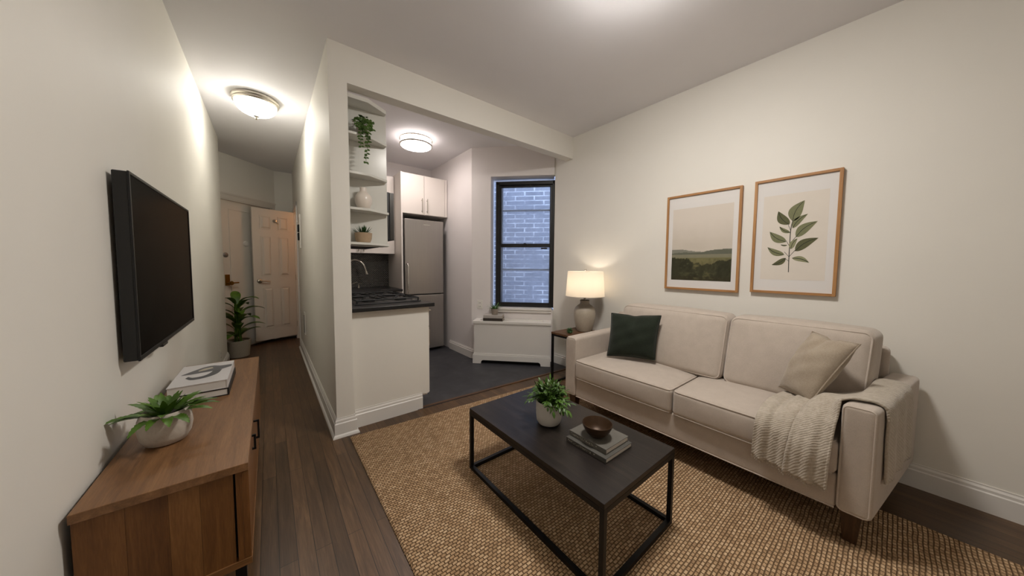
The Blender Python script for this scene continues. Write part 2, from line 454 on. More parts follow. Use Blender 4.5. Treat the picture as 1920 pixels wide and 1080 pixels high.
mb = MB().box(XR, 3.05, -1.6, 2.765, 0, .67); mb.box(XR, 3.05, -1.6, 2.722, .67, 2.372); mb.box(XR, 3.05, -1.6, 2.765, 2.372, H_C)
struct(mb.build('wall_right', M['wall'], smooth=0), 'off white wall behind the sofa')
# partition between hall and kitchen, with the bathroom doorway at its far end
mb = MB().box(XD, XP, YD, 5.57, 0, H_C); mb.box(XD, XP, 5.57, 6.18, 2.09, H_C); mb.box(XD, XP, 6.18, 6.5, 0, H_C)
struct(mb.build('wall_hallway', M['wall'], smooth=0), 'off white partition between hallway and kitchen')
struct(MB().box(XP, XR, YD, YB, ZB, H_C).build('trim_beam', M['wall'], smooth=0), 'dropped beam over the kitchen opening')
struct(MB().box(.464, 2.2, 4.72, 4.84, 0, H_C).build('wall_kitchen_back', M['wallk'], smooth=0), 'kitchen back wall')
struct(MB().prism([(2.08,4.72),(2.09,3.48),(2.3,3.6),(2.22,4.84),(2.08,4.84)], 0, H_C).build('wall_kitchen_right', M['wallk'], smooth=0), 'kitchen side wall beside the refrigerator')
WX, WO = Vector((.694,-.72,0)), Vector((.72,.694,0))     # along the window wall, outward
MW = frame_matrix((2.09,3.48,0), WX)                      # local x along, y outward (z cross x)
if (MW.to_3x3() @ Vector((0,1,0))).dot(WO) < 0: raise RuntimeError('window frame')
mb = MB(); mb.m = MW
S0, S1, Z0, Z1 = .252, 1.075, .668, 2.374
mb.box(0, S0, 0, .25, 0, H_C); mb.box(S0, 1.06, 0, .25, 0, Z0); mb.box(S0, 1.06, 0, .25, Z1, H_C); mb.box(S1, 1.25, .06, .25, Z0, Z1)
struct(mb.build('wall_window', M['wallk'], smooth=0), 'angled wall holding the window')
# hall end: angled entry wall, short jog, bathroom shell
ED, EP = Vector((.692,.722,0)), Vector((.11,6.38,0))
ME = frame_matrix(EP, ED)                                  # local y points away from the hall (outward)
mb = MB(); mb.m = ME
mb.box(-1.7, -.93, 0, .14, 0, H_C); mb.box(-.93, -.09, 0, .14, 2.13, H_C); mb.box(-.09, .0, 0, .14, 0, H_C); mb.box(-.93, -.09, .12, .14, 0, 2.13)
struct(mb.build('wall_entry', M['wall'], smooth=0), 'angled wall with the entry door')
struct(MB().box(.09, XD, 6.38, 6.5, 0, H_C).build('wall_jog', M['wall'], smooth=0), 'short wall beside the entry door')
mb = MB().box(XP, 1.5, 5.2, 5.3, 0, H_C); mb.box(1.4, 1.5, 5.3, 6.5, 0, H_C); mb.box(XP, 1.5, 6.5, 6.6, 0, H_C)
struct(mb.build('wall_bathroom', M['wall'], smooth=0))
# half wall end panel with toe notch
mb = MB(); mb.m = Matrix(((1,0,0,0),(0,0,1,YH),(0,1,0,0),(0,0,0,1)))
mb.prism([(XP,0),(1.009,0),(1.009,.122),(1.071,.122),(1.071,.884),(XP,.884)], 0, .024)
struct(mb.build('wall_half', M['wall'], smooth=0), 'half height end panel under the counter')

BASE = [(0,0),(.016,0),(.016,.098),(.011,.104),(.011,.118),(.005,.128),(.005,.136),(0,.136)]
SHOE = [(0,0),(.03,0),(.029,.008),(.022,.018),(.016,.022),(.016,.098),(.011,.104),(.011,.118),(.005,.128),(.005,.136),(0,.136)]
def baseboard(side, path, prof=BASE):
    struct(MB().sweep(path, prof).build('baseboard_'+side, M['trim'], smooth=30))
baseboard('hallway', [(XD,5.50),(XD,YD),(XP+.0,YD),(XP,YH)][::-1], [( -o, z) for o, z in SHOE])
baseboard('half_wall', [(XP+.016,YH),(1.009,YH)], BASE)
baseboard('left', [(XL,-1.6),(XL,5.15),(-1.2,5.15)], BASE)
baseboard('right', [(XR,-1.6),(XR,2.74)], [(-o, z) for o, z in BASE])
baseboard('kitchen_right', [(2.084,4.09),(2.09,3.48),(2.13,3.439)], BASE)
baseboard('back', [(XR,-1.6),(XL,-1.6)], [(o, z) for o, z in BASE])

# ------------------------------------------------------------------ window
w = thing('window_1', 'tall black double hung window above the radiator cover', 'window', MW @ Vector((.69,.1,Z0)))
del w['category']; struct(w)
mb = MB(); mb.m = MW
F0, F1, fz0, fz1 = .300, 1.085, .69, 2.335
mb.box(F0, F0+.045, .10, .19, fz0, fz1); mb.box(F1-.045, F1, .10, .19, fz0, fz1)
mb.box(F0, F1, .10, .19, fz1-.045, fz1); mb.box(F0, F1, .10, .19, fz0, fz0+.035)
mb.build('frame', M['winblk'], w, bevel=.003)
def sash(name, z0, z1, y, pm, storm):
    mb = MB(); mb.m = MW; a, b = F0+.04, F1-.04; k = .03
    mb.box(a, a+k, y, y+.035, z0, z1); mb.box(b-k, b, y, y+.035, z0, z1); mb.box(a+k, b-k, y, y+.035, z0, z0+k); mb.box(a+k, b-k, y, y+.035, z1-k, z1)
    o = mb.build(name, M['winblk'], w, bevel=.003)
    mb = MB(); mb.m = MW; mb.box(a+k-.005, b-k+.005, y+.014, y+.02, z0+k-.005, z1-k+.005)
    mb.build('pane', pm, o, smooth=0)
    return o
up = sash('upper_sash', 1.50, fz1-.04, .135, M['glass'], 0)
lo = sash('lower_sash', fz0+.03, 1.51, .10, M['glass2'], 0)
mb = MB(); mb.m = MW; mb.box(.66, .72, .085, .10, 1.505, 1.525); mb.box(.675, .705, .08, .10, 1.525, 1.533); mb.build('sash_lock', M['black'], lo, bevel=.002)
mb = MB(); mb.m = MW; mb.box(.90, .98, .095, .10, 1.455, 1.475); mb.build('sash_vent_stop', M['black'], lo, bevel=.001)
mb = MB(); mb.m = MW
for z in (1.185, 1.975): mb.box(F0+.045, F1-.045, .2, .225, z-.012, z+.012)
mb.box(F0+.045, F0+.08, .2, .225, fz0, fz1); mb.box(F1-.08, F1-.045, .2, .225, fz0, fz1)
mb.build('storm_rail', plain('storm_window_aluminium', '#8f969f', .5, .3), w, bevel=.002)
mb = MB(); mb.m = MW; mb.box(S0-.005, 1.05, -.045, .105, Z0, Z0+.022); mb.box(S0+.0, 1.045, -.03, -.0, Z0-.03, Z0)
struct(mb.build('trim_sill', M['trim'], bevel=.004), 'white sill under the black window')
# alley outside
mb = MB(); mb.m = MW; mb.box(-2.2, 3.6, 1.25, 1.4, -1, 5.0)
struct(mb.build('wall_alley', M['brick'], loc=(2.95,4.3,0), smooth=0), 'painted brick wall seen through the window')

# ------------------------------------------------------------------ doors
def facing(mb, y0, y1, x0, x1, z0, z1, inset, depth):
    """raised field: bevelled recess look, panel moulding ring + raised centre (local x-z plane, front at y0)"""
    k = inset
    mb.box(x0, x1, y0-.007, y1, z0, z0+.012); mb.box(x0, x1, y0-.007, y1, z1-.012, z1)
    mb.box(x0, x0+.012, y0-.007, y1, z0+.012, z1-.012); mb.box(x1-.012, x1, y0-.007, y1, z0+.012, z1-.012)
    a = [(x0+k, y0, z0+k), (x1-k, y0, z0+k), (x1-k, y0, z1-k), (x0+k, y0, z1-k)]
    b = [(x0+k+.022, y0-.013, z0+k+.022), (x1-k-.022, y0-.013, z0+k+.022), (x1-k-.022, y0-.013, z1-k-.022), (x0+k+.022, y0-.013, z1-k-.022)]
    mb.add(a+b, [(4,5,6,7)]+[(i,(i+1)%4,4+(i+1)%4,4+i) for i in range(4)]+[(3,2,1,0)])
# entry door in the angled wall
d1 = thing('door_1', 'white entry door with brass lock at the hallway end', 'door', EP-ED*.5); del d1['category']; struct(d1)
mb = MB(); mb.m = ME; mb.box(-.92, -.10, .02, .06, .008, 2.12); mb.build('door_leaf', M['door'], d1, bevel=.002)
mb = MB(); mb.m = ME
a0, a1, b0, b1 = -.745, -.20, .28, 2.005
for q in ((a0,a1,b1-.012,b1),(a0,a0+.012,b0,b1-.012),(a1-.012,a1,b0,b1-.012),(a0,a1,b0-.006,b0+.006)): mb.box(q[0], q[1], .012, .021, q[2], q[3])
mb.build('panel_moulding', M['door'], d1, bevel=.003)
mb = MB(); mb.m = ME; mb.box(-.83, -.768, .008, .02, .93, 1.085); mb.build('lock_plate', M['brass'], d1, bevel=.003)
mb = MB(); mb.m = ME @ Matrix.Translation((-.80,.0,.965)) @ Matrix.Rotation(PI/2, 4, 'X')
mb.lathe([(.012,-.01),(.012,.03),(.026,.035),(.03,.05),(.024,.062),(0,.064)], n=20); mb.m = ME; mb.tube([(-.80,-.05,.965),(-.70,-.05,.968)], .01)
mb.build('door_handle', M['brass'], d1)
mb = MB(); mb.m = ME @ Matrix.Translation((-.808,.02,1.357)) @ Matrix.Rotation(PI/2, 4, 'X'); mb.lathe([(.034,0),(.034,.008),(.026,.014),(0,.015)], n=24)
mb.build('deadbolt', plain('grey_metal', '#8b8a88', .4, .6), d1)
mb = MB(); mb.m = ME @ Matrix.Translation((-.506,.02,1.533)) @ Matrix.Rotation(PI/2, 4, 'X'); mb.lathe([(.04,0),(.04,.006),(.032,.014),(.012,.014),(.01,.01),(0,.01)], n=24)
mb.build('peephole', M['white'], d1)
mb = MB(); mb.m = ME
mb.box(-.955, -.01, -.016, .0, 2.135, 2.20); mb.box(-.955, -.0, -.022, 0, 2.19, 2.215); mb.box(-.075, -.01, -.016, 0, 0, 2.135); mb.box(-.10, -.075, -.012, .03, 0, 2.13); mb.box(-.93, -.075, -.012, .03, 2.118, 2.135)
struct(mb.build('trim_entry_casing', M['door'], bevel=.003), 'white moulded casing around the entry door')
# six panel door, standing open into the hall
A, B = Vector((-.175,5.966,0)), Vector((.345,6.181,0)); DD = (B-A).normalized(); LD = .588
MDm = frame_matrix(A, DD)
d2 = thing('door_2', 'white six panel door standing open at the hallway end', 'door', B); del d2['category']; struct(d2)
mb = MB(); mb.m = MDm; mb.box(0, LD-.02, 0, .035, .06, 2.075); mb.build('door_leaf', M['door'], d2, bevel=.003)
for (x0,x1,z0,z1) in ((.095,.243,1.765,1.972),(.335,.475,1.765,1.972),(.10,.24,1.05,1.66),(.336,.48,1.05,1.66),(.11,.25,.243,.873),(.342,.48,.243,.873)):
    mb = MB(); mb.m = MDm; facing(mb, 0, .01, x0, x1, z0, z1, .014, .01); mb.build('panel', M['door'], d2, smooth=0)
mb = MB(); mb.m = MDm @ Matrix.Translation((.07,0,.975)) @ Matrix.Rotation(PI/2, 4, 'X'); mb.lathe([(.034,0),(.034,.006),(.028,.014),(.014,.018),(.012,.045),(0,.046)], n=24)
mb.m = MDm; mb.tube([(.07,-.045,.975),(.12,-.05,.974),(.19,-.046,.966)], [.011,.008,.006]); mb.build('door_handle', M['nickel'], d2)
mb = MB(); mb.m = MDm @ Matrix.Translation((.29,0,1.90)) @ Matrix.Rotation(PI/2, 4, 'X'); mb.lathe([(.026,0),(.026,.01),(.018,.016),(.02,.03),(.0,.034)], n=20)
mb.m = MDm; mb.tube([(.29,-.03,1.90),(.30,-.04,1.87),(.325,-.04,1.86)], .007); mb.build('robe_hook', M['nickel'], d2)
for z in (.25, 1.02, 1.83):
    mb = MB(); mb.m = MDm; mb.box(LD-.024, LD-.012, -.004, .02, z-.045, z+.045); mb.build('hinge', M['nickel'], d2)
mb = MB().box(XD-.014, XD, 5.50, 5.565, 0, 2.15); mb.box(XD-.014, XD, 5.50, 6.25, 2.09, 2.15); mb.box(XD-.014, XD, 6.19, 6.25, 0, 2.15)
struct(mb.build('trim_bathroom_casing', M['trim'], bevel=.003), 'white casing of the bathroom doorway')

# ------------------------------------------------------------------ ceiling lights
def dome_light(name, label, x, y, r, mat, drop, group):
    t = thing(name, label, 'ceiling light', (x,y,H_C), group)
    MB().lathe([(r*1.02,0),(r*1.09,-.010),(r*1.09,-.024),(r*1.03,-.032),(r*1.05,-.044),(r*1.0,-.056),(r*.9,-.056)], (x,y,H_C), 64).build('rim', M['nickel'], t)
    pr = [(r*.96*math.cos(a), -.054-drop*math.sin(a)) for a in [PI/2*k/14 for k in range(15)]]
    MB().lathe(pr, (x,y,H_C), 64).build('glass_dome', mat, t)
    z = -.054-drop
    MB().lathe([(.022,z+.004),(.024,z-.004),(.012,z-.010),(.009,z-.018),(.012,z-.024),(.006,z-.032),(0,z-.034)], (x,y,H_C), 24).build('finial', M['nickel'], t)
    return t
dome_light('flush_ceiling_light', 'domed flush light with nickel rim on the hallway ceiling', -.046, 3.73, .160, M['dome'], .10, 'domed ceiling lights')
dome_light('flush_ceiling_light', 'domed flush light on the living room ceiling', 1.42, .83, .2, M['domel'], .06, 'domed ceiling lights')
t = thing('drum_ceiling_light', 'round white drum light with two nickel rings on kitchen ceiling', 'ceiling light', (1.42,3.64,H_C))
x, y, r = 1.42, 3.64, .185
MB().lathe([(r*.94,0),(r*.96,-.094)], (x,y,H_C), 64).build('drum_side', M['domes'], t)
MB().lathe([(r*.955,-.094),(r*.9,-.102),(r*.5,-.106),(0,-.107)], (x,y,H_C), 64).build('drum_diffuser', M['domek'], t)
for z in (-.022, -.088): MB().lathe([(r*.955,z+.008),(r*1.02,z+.008),(r*1.02,z-.008),(r*.955,z-.008)], (x,y,H_C), 64).build('ring', M['nickel'], t)
for k in range(3):
    a = 2*PI*k/3-2.2; MB().rod((x+r*math.cos(a), y+r*math.sin(a), H_C-.09), (x+r*math.cos(a), y+r*math.sin(a), H_C), .006).build('strut', M['nickel'], t)

# ------------------------------------------------------------------ wall fittings
t = thing('wall_intercom', 'white intercom panel on the hallway partition', 'intercom', (XD,5.05,1.67))
MB().box(XD-.012, XD-.0005, 4.96, 5.13, 1.45, 1.90).build('plate', M['white'], t, bevel=.003)
MB().box(XD-.03, XD-.012, 5.00, 5.09, 1.56, 1.655).build('handset', M['dark'], t, bevel=.004); MB().box(XD-.03, XD-.012, 5.00, 5.09, 1.67, 1.765).build('speaker_grille', M['dark'], t, bevel=.004)
t = thing('wall_vent', 'narrow upright vent plate low on the hallway partition', 'vent', (XD,4.71,.475))
MB().box(XD-.01, XD-.0005, 4.65, 4.77, .335, .62).build('plate', M['white'], t, bevel=.003)
mb = MB()
for k in range(11): mb.box(XD-.0125, XD-.009, 4.672, 4.748, .362+k*.021, .374+k*.021)
mb.build('louvre', M['dark'], t)
def outlet(M4, label):
    t = thing('wall_outlet', label, 'outlet', M4.translation, 'wall outlets')
    mb = MB(); mb.m = M4; mb.box(-.036, .036, -.006, .0, -.058, .058); mb.build('plate', M['white'], t, bevel=.003)
    for z in (-.024, .022):
        mb = MB(); mb.m = M4; mb.box(-.017, .017, -.009, -.005, z-.015, z+.015); s = mb.build('socket', M['white'], t, bevel=.002)
        mb = MB(); mb.m = M4
        for q in (-.007, .007): mb.box(q-.0015, q+.0015, -.0096, -.0088, z-.006, z+.008)
        mb.build('slot', M['dark'], s, smooth=0)
outlet(MW @ Matrix.Translation((.112,0,.725)), 'white double outlet on the angled wall beside the window')
outlet(frame_matrix((XL,4.42,.265), (0,1,0)), 'white outlet low on the left hallway wall')

# ------------------------------------------------------------------ kitchen
# base cabinet under the cooktop counter and the L-shaped worktop
t = thing('base_cabinet', 'white base cabinet behind the half wall', 'cabinet', (.78,2.9,0))
MB().box(XP+.002, 1.068, 2.533, 4.10, .10, .884).build('carcass', M['cabw'], t); MB().box(XP+.002, 1.01, 2.533, 4.10, .004, .10).build('toe_kick', M['dark'], t)
for (y0, y1) in ((2.536, 2.62), (3.40, 4.07)):
    for (z0, z1, nm) in ((.115, .70, 'door'), (.705, .878, 'drawer')):
        d = MB().box(1.07, 1.09, y0, y1, z0, z1).build(nm, M['cabw'], t, bevel=.002)
        ym = (y0+y1)/2; z = (z1-.04)
        if nm == 'drawer': mb = MB().tube([(1.09,y0+.02,z),(1.115,y0+.02,z),(1.115,y1-.02,z),(1.09,y1-.02,z)], .005)
        else: mb = MB().tube([(1.09,y1-.03,z),(1.115,y1-.03,z),(1.115,y1-.03,z-.14),(1.09,y1-.03,z-.14)], .005)
        mb.build('handle', M['nickel'], d)
t2 = thing('sink_cabinet', 'white base cabinet under the sink counter', 'cabinet', (.9,4.4,0))
MB().box(XP+.002, 1.385, 4.125, 4.715, .10, .884).build('carcass', M['cabw'], t2); MB().box(XP+.002, 1.385, 4.19, 4.715, .004, .10).build('toe_kick', M['dark'], t2)
MB().box(1.10, 1.38, 4.105, 4.125, .12, .875).build('door', M['cabw'], t2, bevel=.002)
mb = MB().prism([(XP+.002,2.456),(1.108,2.456),(1.108,4.08),(1.392,4.08),(1.392,4.715),(XP+.002,4.715)], .886, .916)
tag(mb.build('countertop', M['counter'], bevel=.003), 'black stone countertop running behind the half wall', 'countertop')
# cooktop
t = thing('gas_cooktop', 'black gas cooktop with cast iron grates on the counter', 'cooktop', (.79,3.0,.916))
MB().box(.52, 1.06, 2.64, 3.38, .9165, .924).build('tray', M['blackp'], t, bevel=.003)
for (bx, by) in ((.66,2.80),(.93,2.80),(.66,3.20),(.93,3.20)):
    b_ = MB().lathe([(.052,.0),(.052,.008),(.04,.012),(.04,.018),(0,.019)], (bx,by,.924), 28).build('burner', M['iron'], t)
for y0 in (2.655, 3.015):
    mb = MB(); y1 = y0+.35; z = .950
    mb.tube([(.54,y0,z),(1.04,y0,z),(1.04,y1,z),(.54,y1,z)], .007, 6, True)
    mb.tube([(.79,y0,z),(.79,y1,z)], .007, 6)
    for bx in (.66, .93):
        yc = (y0+y1)/2
        for k in range(4):
            a = PI/4+k*PI/2; mb.tube([(bx+.035*math.cos(a), yc+.035*math.sin(a), z+.006), (bx+.12*math.cos(a), yc+.15*math.sin(a), z)], .0065, 6)
    for px in (.54, 1.04):
        for py in (y0, y1): mb.tube([(px,py,.923),(px,py,z)], .007, 6)
    mb.build('grate', M['iron'], t)
for k in range(4):
    y = 2.75+k*.16; MB().lathe([(.02,0),(.018,.02),(0,.021)], (1.03,y,.924), 18).build('knob', M['steel'], t)
# faucet
t = thing('kitchen_faucet', 'curved steel faucet in front of the mosaic backsplash', 'faucet', (.80,4.55,.916))
MB().tube(bez([(.80,4.55,.917),(.80,4.55,1.12),(.82,4.54,1.24),(.90,4.50,1.30),(.99,4.46,1.25),(1.03,4.45,1.14)], 30), .012, 14).build('spout', M['nickel'], t)
MB().tube([(1.027,4.451,1.15),(1.038,4.447,1.105)], .018, 14).build('spray_head', M['nickel'], t)
MB().tube([(.86,4.55,.917),(.86,4.55,.97),(.93,4.52,1.0)], .009, 10).build('lever', M['nickel'], t)
MB().lathe([(.03,0),(.03,.008),(.02,.03),(.0,.032)], (.80,4.55,.9165), 20).build('base', M['nickel'], t)
t = thing('soap_pump', 'small steel soap pump on the sink counter', 'soap pump', (.96,4.58,.916))
MB().lathe([(.014,0),(.012,.03),(.006,.035),(.006,.06),(0,.061)], (.96,4.58,.9165), 16).build('stem', M['nickel'], t); MB().tube([(.96,4.58,.975),(1.0,4.55,.97)], .006).build('nozzle', M['nickel'], t)
struct(MB().box(XP, 1.398, 4.708, 4.719, .917, 1.39).build('trim_backsplash', M['mosaic'], smooth=0), 'black mosaic tile backsplash')
def bar_handle(parent, p, q, off):
    p = Vector(p); q = Vector(q); off = Vector(off); d = (q-p)*.12
    MB().tube([p+off, q+off], .006, 10).tube([p+d, p+d+off], .005, 8).tube([q-d, q-d+off], .005, 8).build('handle', M['nickel'], parent)
# wall cabinet over the sink
t = thing('wall_cabinet', 'white wall cabinet above the mosaic backsplash', 'wall cabinet', (.92,4.55,1.39))
MB().box(XP+.002, 1.398, 4.42, 4.718, 1.392, 2.45).build('carcass', M['cabw'], t)
for (x0, x1, hx) in ((.52,.955,.93),(.96,1.394,.99)):
    d = MB().box(x0, x1, 4.40, 4.419, 1.39, 2.45).build('door', M['cabw'], t, bevel=.002); bar_handle(d, (hx,4.40,1.41), (hx,4.40,1.57), (0,-.028,0))
# corner shelf unit on the end of the run, and the cabinet + microwave behind it
t = thing('corner_shelf_unit', 'white open end shelf unit beside the kitchen opening', 'shelf unit', (.62,2.6,1.38))
MB().box(XP+.001, XP+.016, YB-.04, 2.655, 1.384, 2.462).build('side_panel', M['shelfw'], t); MB().box(XP+.016, .784, 2.655, 2.67, 1.384, 2.462).build('back_panel', M['shelfw'], t)
def shp(x1=.775): return [(XP+.016,2.508),(.615,2.508),(x1,2.612),(x1,2.655),(XP+.016,2.655)]
for i, z in enumerate((1.388, 1.645, 1.905, 2.188, 2.44)):
    MB().prism(shp(.785 if i in (0,1) else .775), z, z+(.018 if i < 4 else .03)).build('top_board' if i == 4 else 'shelf', M['shelfw'], t, bevel=.002)
t = thing('end_wall_cabinet', 'narrow white wall cabinet behind the open shelf unit', 'wall cabinet', (.62,2.76,1.39))
MB().box(XP+.002, .77, 2.672, 2.85, 1.392, 2.45).build('carcass', M['cabw'], t); MB().box(.771, .79, 2.672, 2.85, 1.39, 2.45).build('door', M['cabw'], t, bevel=.002)
t = thing('microwave', 'black over range microwave seen edge on beside the shelves', 'microwave', (.68,3.2,1.46))
MB().box(XP+.002, .865, 2.86, 3.60, 1.458, 1.885).build('body', M['blackp'], t, bevel=.004); MB().box(.866, .905, 2.862, 3.60, 1.46, 1.883).build('door', plain('microwave_steel', '#4a4846', .3, .7), t, bevel=.004)
MB().box(XP+.01, .80, 2.90, 3.47, 1.396, 1.458).build('vent_hood', plain('hood_grey', '#4b4a48', .5, .4), t, bevel=.003)
# refrigerator and its enclosure
t = thing('refrigerator_cabinet', 'white cabinet surrounding the top of the refrigerator', 'cabinet', (1.74,4.45,0))
MB().box(1.400, 1.422, 4.14, 4.718, .004, 2.474).build('side_panel', M['cabw'], t, bevel=.001)
MB().box(1.422, 2.076, 4.17, 4.718, 1.935, 2.474).build('carcass', M['cabw'], t)
for (x0, x1, hx) in ((1.424,1.725,1.69),(1.73,2.035,1.765)):
    d = MB().box(x0, x1, 4.15, 4.169, 1.937, 2.472).build('door', M['cabw'], t, bevel=.002); bar_handle(d, (hx,4.15,1.96), (hx,4.15,2.155), (0,-.028,0))
MB().box(2.038, 2.077, 4.152, 4.169, 1.937, 2.472).build('filler_strip', M['cabw'], t)
t = thing('refrigerator', 'tall stainless steel refrigerator with bottom freezer', 'refrigerator', (1.72,4.45,.004))
MB().box(1.445, 1.99, 4.19, 4.70, .03, 1.85).build('body', plain('fridge_body', '#3a3a3b', .5, .3), t, bevel=.004); MB().box(1.46, 1.98, 4.20, 4.68, .0045, .03).build('base_grille', M['dark'], t)
d = MB().box(1.437, 1.998, 4.115, 4.188, .83, 1.862).build('upper_door', M['steel'], t, bevel=.012, seg=3)
MB().tube(bez([(1.462,4.115,1.255),(1.462,4.072,1.23),(1.462,4.07,1.05),(1.462,4.072,.88),(1.462,4.115,.855)], 24), .011, 12).build('handle', M['chrome'], d)
MB().box(1.70, 1.80, 4.1135, 4.1145, 1.793, 1.801).build('badge', M['chrome'], d, smooth=0)
d = MB().box(1.437, 1.998, 4.115, 4.188, .045, .82).build('freezer_door', M['steel'], t, bevel=.012, seg=3)

# ------------------------------------------------------------------ radiator cover and what stands on it
t = thing('radiator_cover', 'white radiator cover below the window', 'radiator cover', MW @ Vector((.55,-.1,.004)))
mb = MB(); mb.m = MW
R0, R1, RD = .085, 1.035, -.20
mb.box(R0, R1, RD, RD+.02, .11, .51); mb.box(R0, R0+.02, RD+.02, -.02, .005, .51); mb.box(R1-.04, R1-.02, RD+.02, -.02, .005, .51)
mb.build('cabinet_body', M['trim'], t)
mb = MB(); mb.m = MW
mb.box(R0-.015, R1+.012, RD-.015, RD+.055, .512, .545); mb.box(R0-.015, R0+.06, RD+.055, -.002, .512, .545); mb.box(R1-.09, R1+.012, RD+.055, -.002, .512, .545); mb.box(R0+.06, R1-.09, -.045, -.002, .512, .545); mb.box(R0+.06, R1-.09, RD+.055, -.045, .512, .530)
mb.box(R0-.006, R1+.005, RD-.007, RD+.02, .498, .512)
mb.build('lid', M['trim'], t, bevel=.004)
mb = MB(); mb.m = MW @ Matrix(((1,0,0,0),(0,0,1,RD-.016),(0,1,0,0),(0,0,0,1)))
sk = [(R0-.016,.005),(.175,.005),(.178,.03),(.19,.045),(.205,.05),(.895,.05),(.91,.045),(.922,.03),(.925,.005),(R1+.008,.005),(R1+.008,.112),(R0-.016,.112)]
mb.prism(sk, 0, .016); mb.build('skirt', M['trim'], t, bevel=.002)
mb = MB(); mb.m = MW; mb.box(R0-.01, R1+.002, RD-.011, RD-.001, .113, .122); mb.box(R0-.006, R1-.0, RD-.006, RD-.0, .123, .134); mb.build('skirt_cap', M['trim'], t, bevel=.002)
mb = MB(); mb.m = MW; mb.box(.15, .95, RD+.03, -.03, .006, .10); mb.build('radiator', M['dark'], t)

def book(label, Mx, L, W, T, cover, pages, group=None, spine='-x', title=0, overhang=.0025, board=.0025, extra=None, cat='book'):
    """book lying flat: local x from the spine, y along the spine, z up; origin at the low corner of the spine"""
    t = thing('book', label, cat, Mx.translation, group)
    mb = MB(); mb.m = Mx
    mb.box(0, W, 0, L, 0, board); mb.box(0, W, 0, L, T-board, T); mb.box(0, board*1.4, 0, L, board, T-board)
    cv = mb.build('cover', cover, t, bevel=.0008)
    mb = MB(); mb.m = Mx; mb.box(board*1.4, W-overhang, overhang, L-overhang, board, T-board); mb.build('pages', pages, t, smooth=0)
    if title:
        mb = MB(); mb.m = Mx; y = L-.012; rr = random.Random(title)
        h = T*.20
        for (cnt, gap) in ((13,.003),(2,.012),(1,.02)):
            for k in range(cnt):
                wd = rr.uniform(.004,.0075)
                if rr.random() < .5: mb.box(-.0006, .0004, y-wd, y-wd+.0014, T/2-h, T/2+h)
                mb.box(-.0006, .0004, y-wd, y, T/2+h*rr.choice((-.9,.1,.7)), T/2+h*rr.choice((-.9,.1,.7))+.0016); y -= wd+.0028
            y -= gap
        mb.build('spine_title', M['ink'], cv, smooth=0)
    if extra: extra(Mx, T, L, W, cv)
    return t
# two small books lying on the radiator cover, and a plant on them
def flat(x, y, z, ang): return Matrix.Translation((x,y,z)) @ Matrix.Rotation(ang, 4, 'Z')
def onrad(sx, sy, z, ang): return MW @ Matrix.Translation((sx,sy,z)) @ Matrix.Rotation(ang, 4, 'Z')
book('lower beige book under the small plant on the radiator cover', onrad(.447,-.204,.5454,PI/2), .247, .155, .036, M['darkline'], M['beigebook'], 'books on the radiator cover')
book('upper pale book directly beneath the small window plant', onrad(.443,-.203,.5818,PI/2), .240, .152, .035, M['palebook'], M['beigebook'], 'books on the radiator cover')

# ------------------------------------------------------------------ plants
def pot(t, prof, c, mat, soil_z, soil_r, n=48, sx=1, sy=1, name='pot'):
    MB().lathe(prof, c, n, sx, sy).build(name, mat, t)
    MB().lathe([(0,soil_z-.02),(soil_r,soil_z-.02),(soil_r,soil_z),(soil_r*.5,soil_z+.006),(0,soil_z+.008)], c, 32, sx, sy).build('soil', M['soil'], t)
# small grassy plant on the radiator books
c = onrad(.335,-.128,.6172,0).translation
t = thing('potted_plant', 'small grassy plant in taupe pot on books by the window', 'potted plant', c)
pot(t, [(.034,0),(.038,.004),(.044,.075),(.040,.075),(.037,.06)], c, M['pottaupe'], .064, .0395)
mb = MB()
for k in range(46):
    a = RND.uniform(0,2*PI); e = RND.uniform(.5,1.45); r = RND.uniform(0,.025)
    d = Vector((math.cos(a)*math.cos(e), math.sin(a)*math.cos(e), math.sin(e)))
    mb.leaf(c+Vector((r*math.cos(a), r*math.sin(a), .066)), d, (0,0,1), RND.uniform(.07,.125), .011, RND.uniform(.3,1.0), .3, 5, lambda t: (1-t)**.6)
mb.build('foliage', M['grass'], t, smooth=180, fix=False)

# fern on the media cabinet
ZC = .60
c = Vector((-.305,1.605,ZC))
t = thing('potted_fern', 'leafy fern in rounded speckled stone pot on the wooden cabinet', 'potted plant', c)
pot(t, [(.040,0),(.052,.005),(.064,.028),(.069,.058),(.067,.092),(.060,.112),(.057,.115),(.054,.111),(.057,.09)], c+Vector((0,0,.0005)), M['concrete'], .096, .055, 56)
mb = MB()
for k in range(42):
    a = 2*PI*k/42*1.0+RND.uniform(-.3,.3); ring = k % 3
    e = (.45,.8,1.2)[ring]+RND.uniform(-.15,.15); r = (.042,.03,.013)[ring]
    d = Vector((math.cos(a)*math.cos(e), math.sin(a)*math.cos(e), math.sin(e)))
    L = (.112,.098,.08)[ring]*RND.uniform(.8,1.15)
    mb.leaf(c+Vector((r*math.cos(a), r*math.sin(a), .10)), d, (0,0,1), L, L*.33, (.9,.8,.5)[ring]*RND.uniform(.8,1.2), .22, 14, lambda t: max(.02, math.sin(PI*min(1,t**.8))**.7*(1-.25*t)), .13)
mb.build('foliage', M['fern'], t, smooth=180, fix=False)

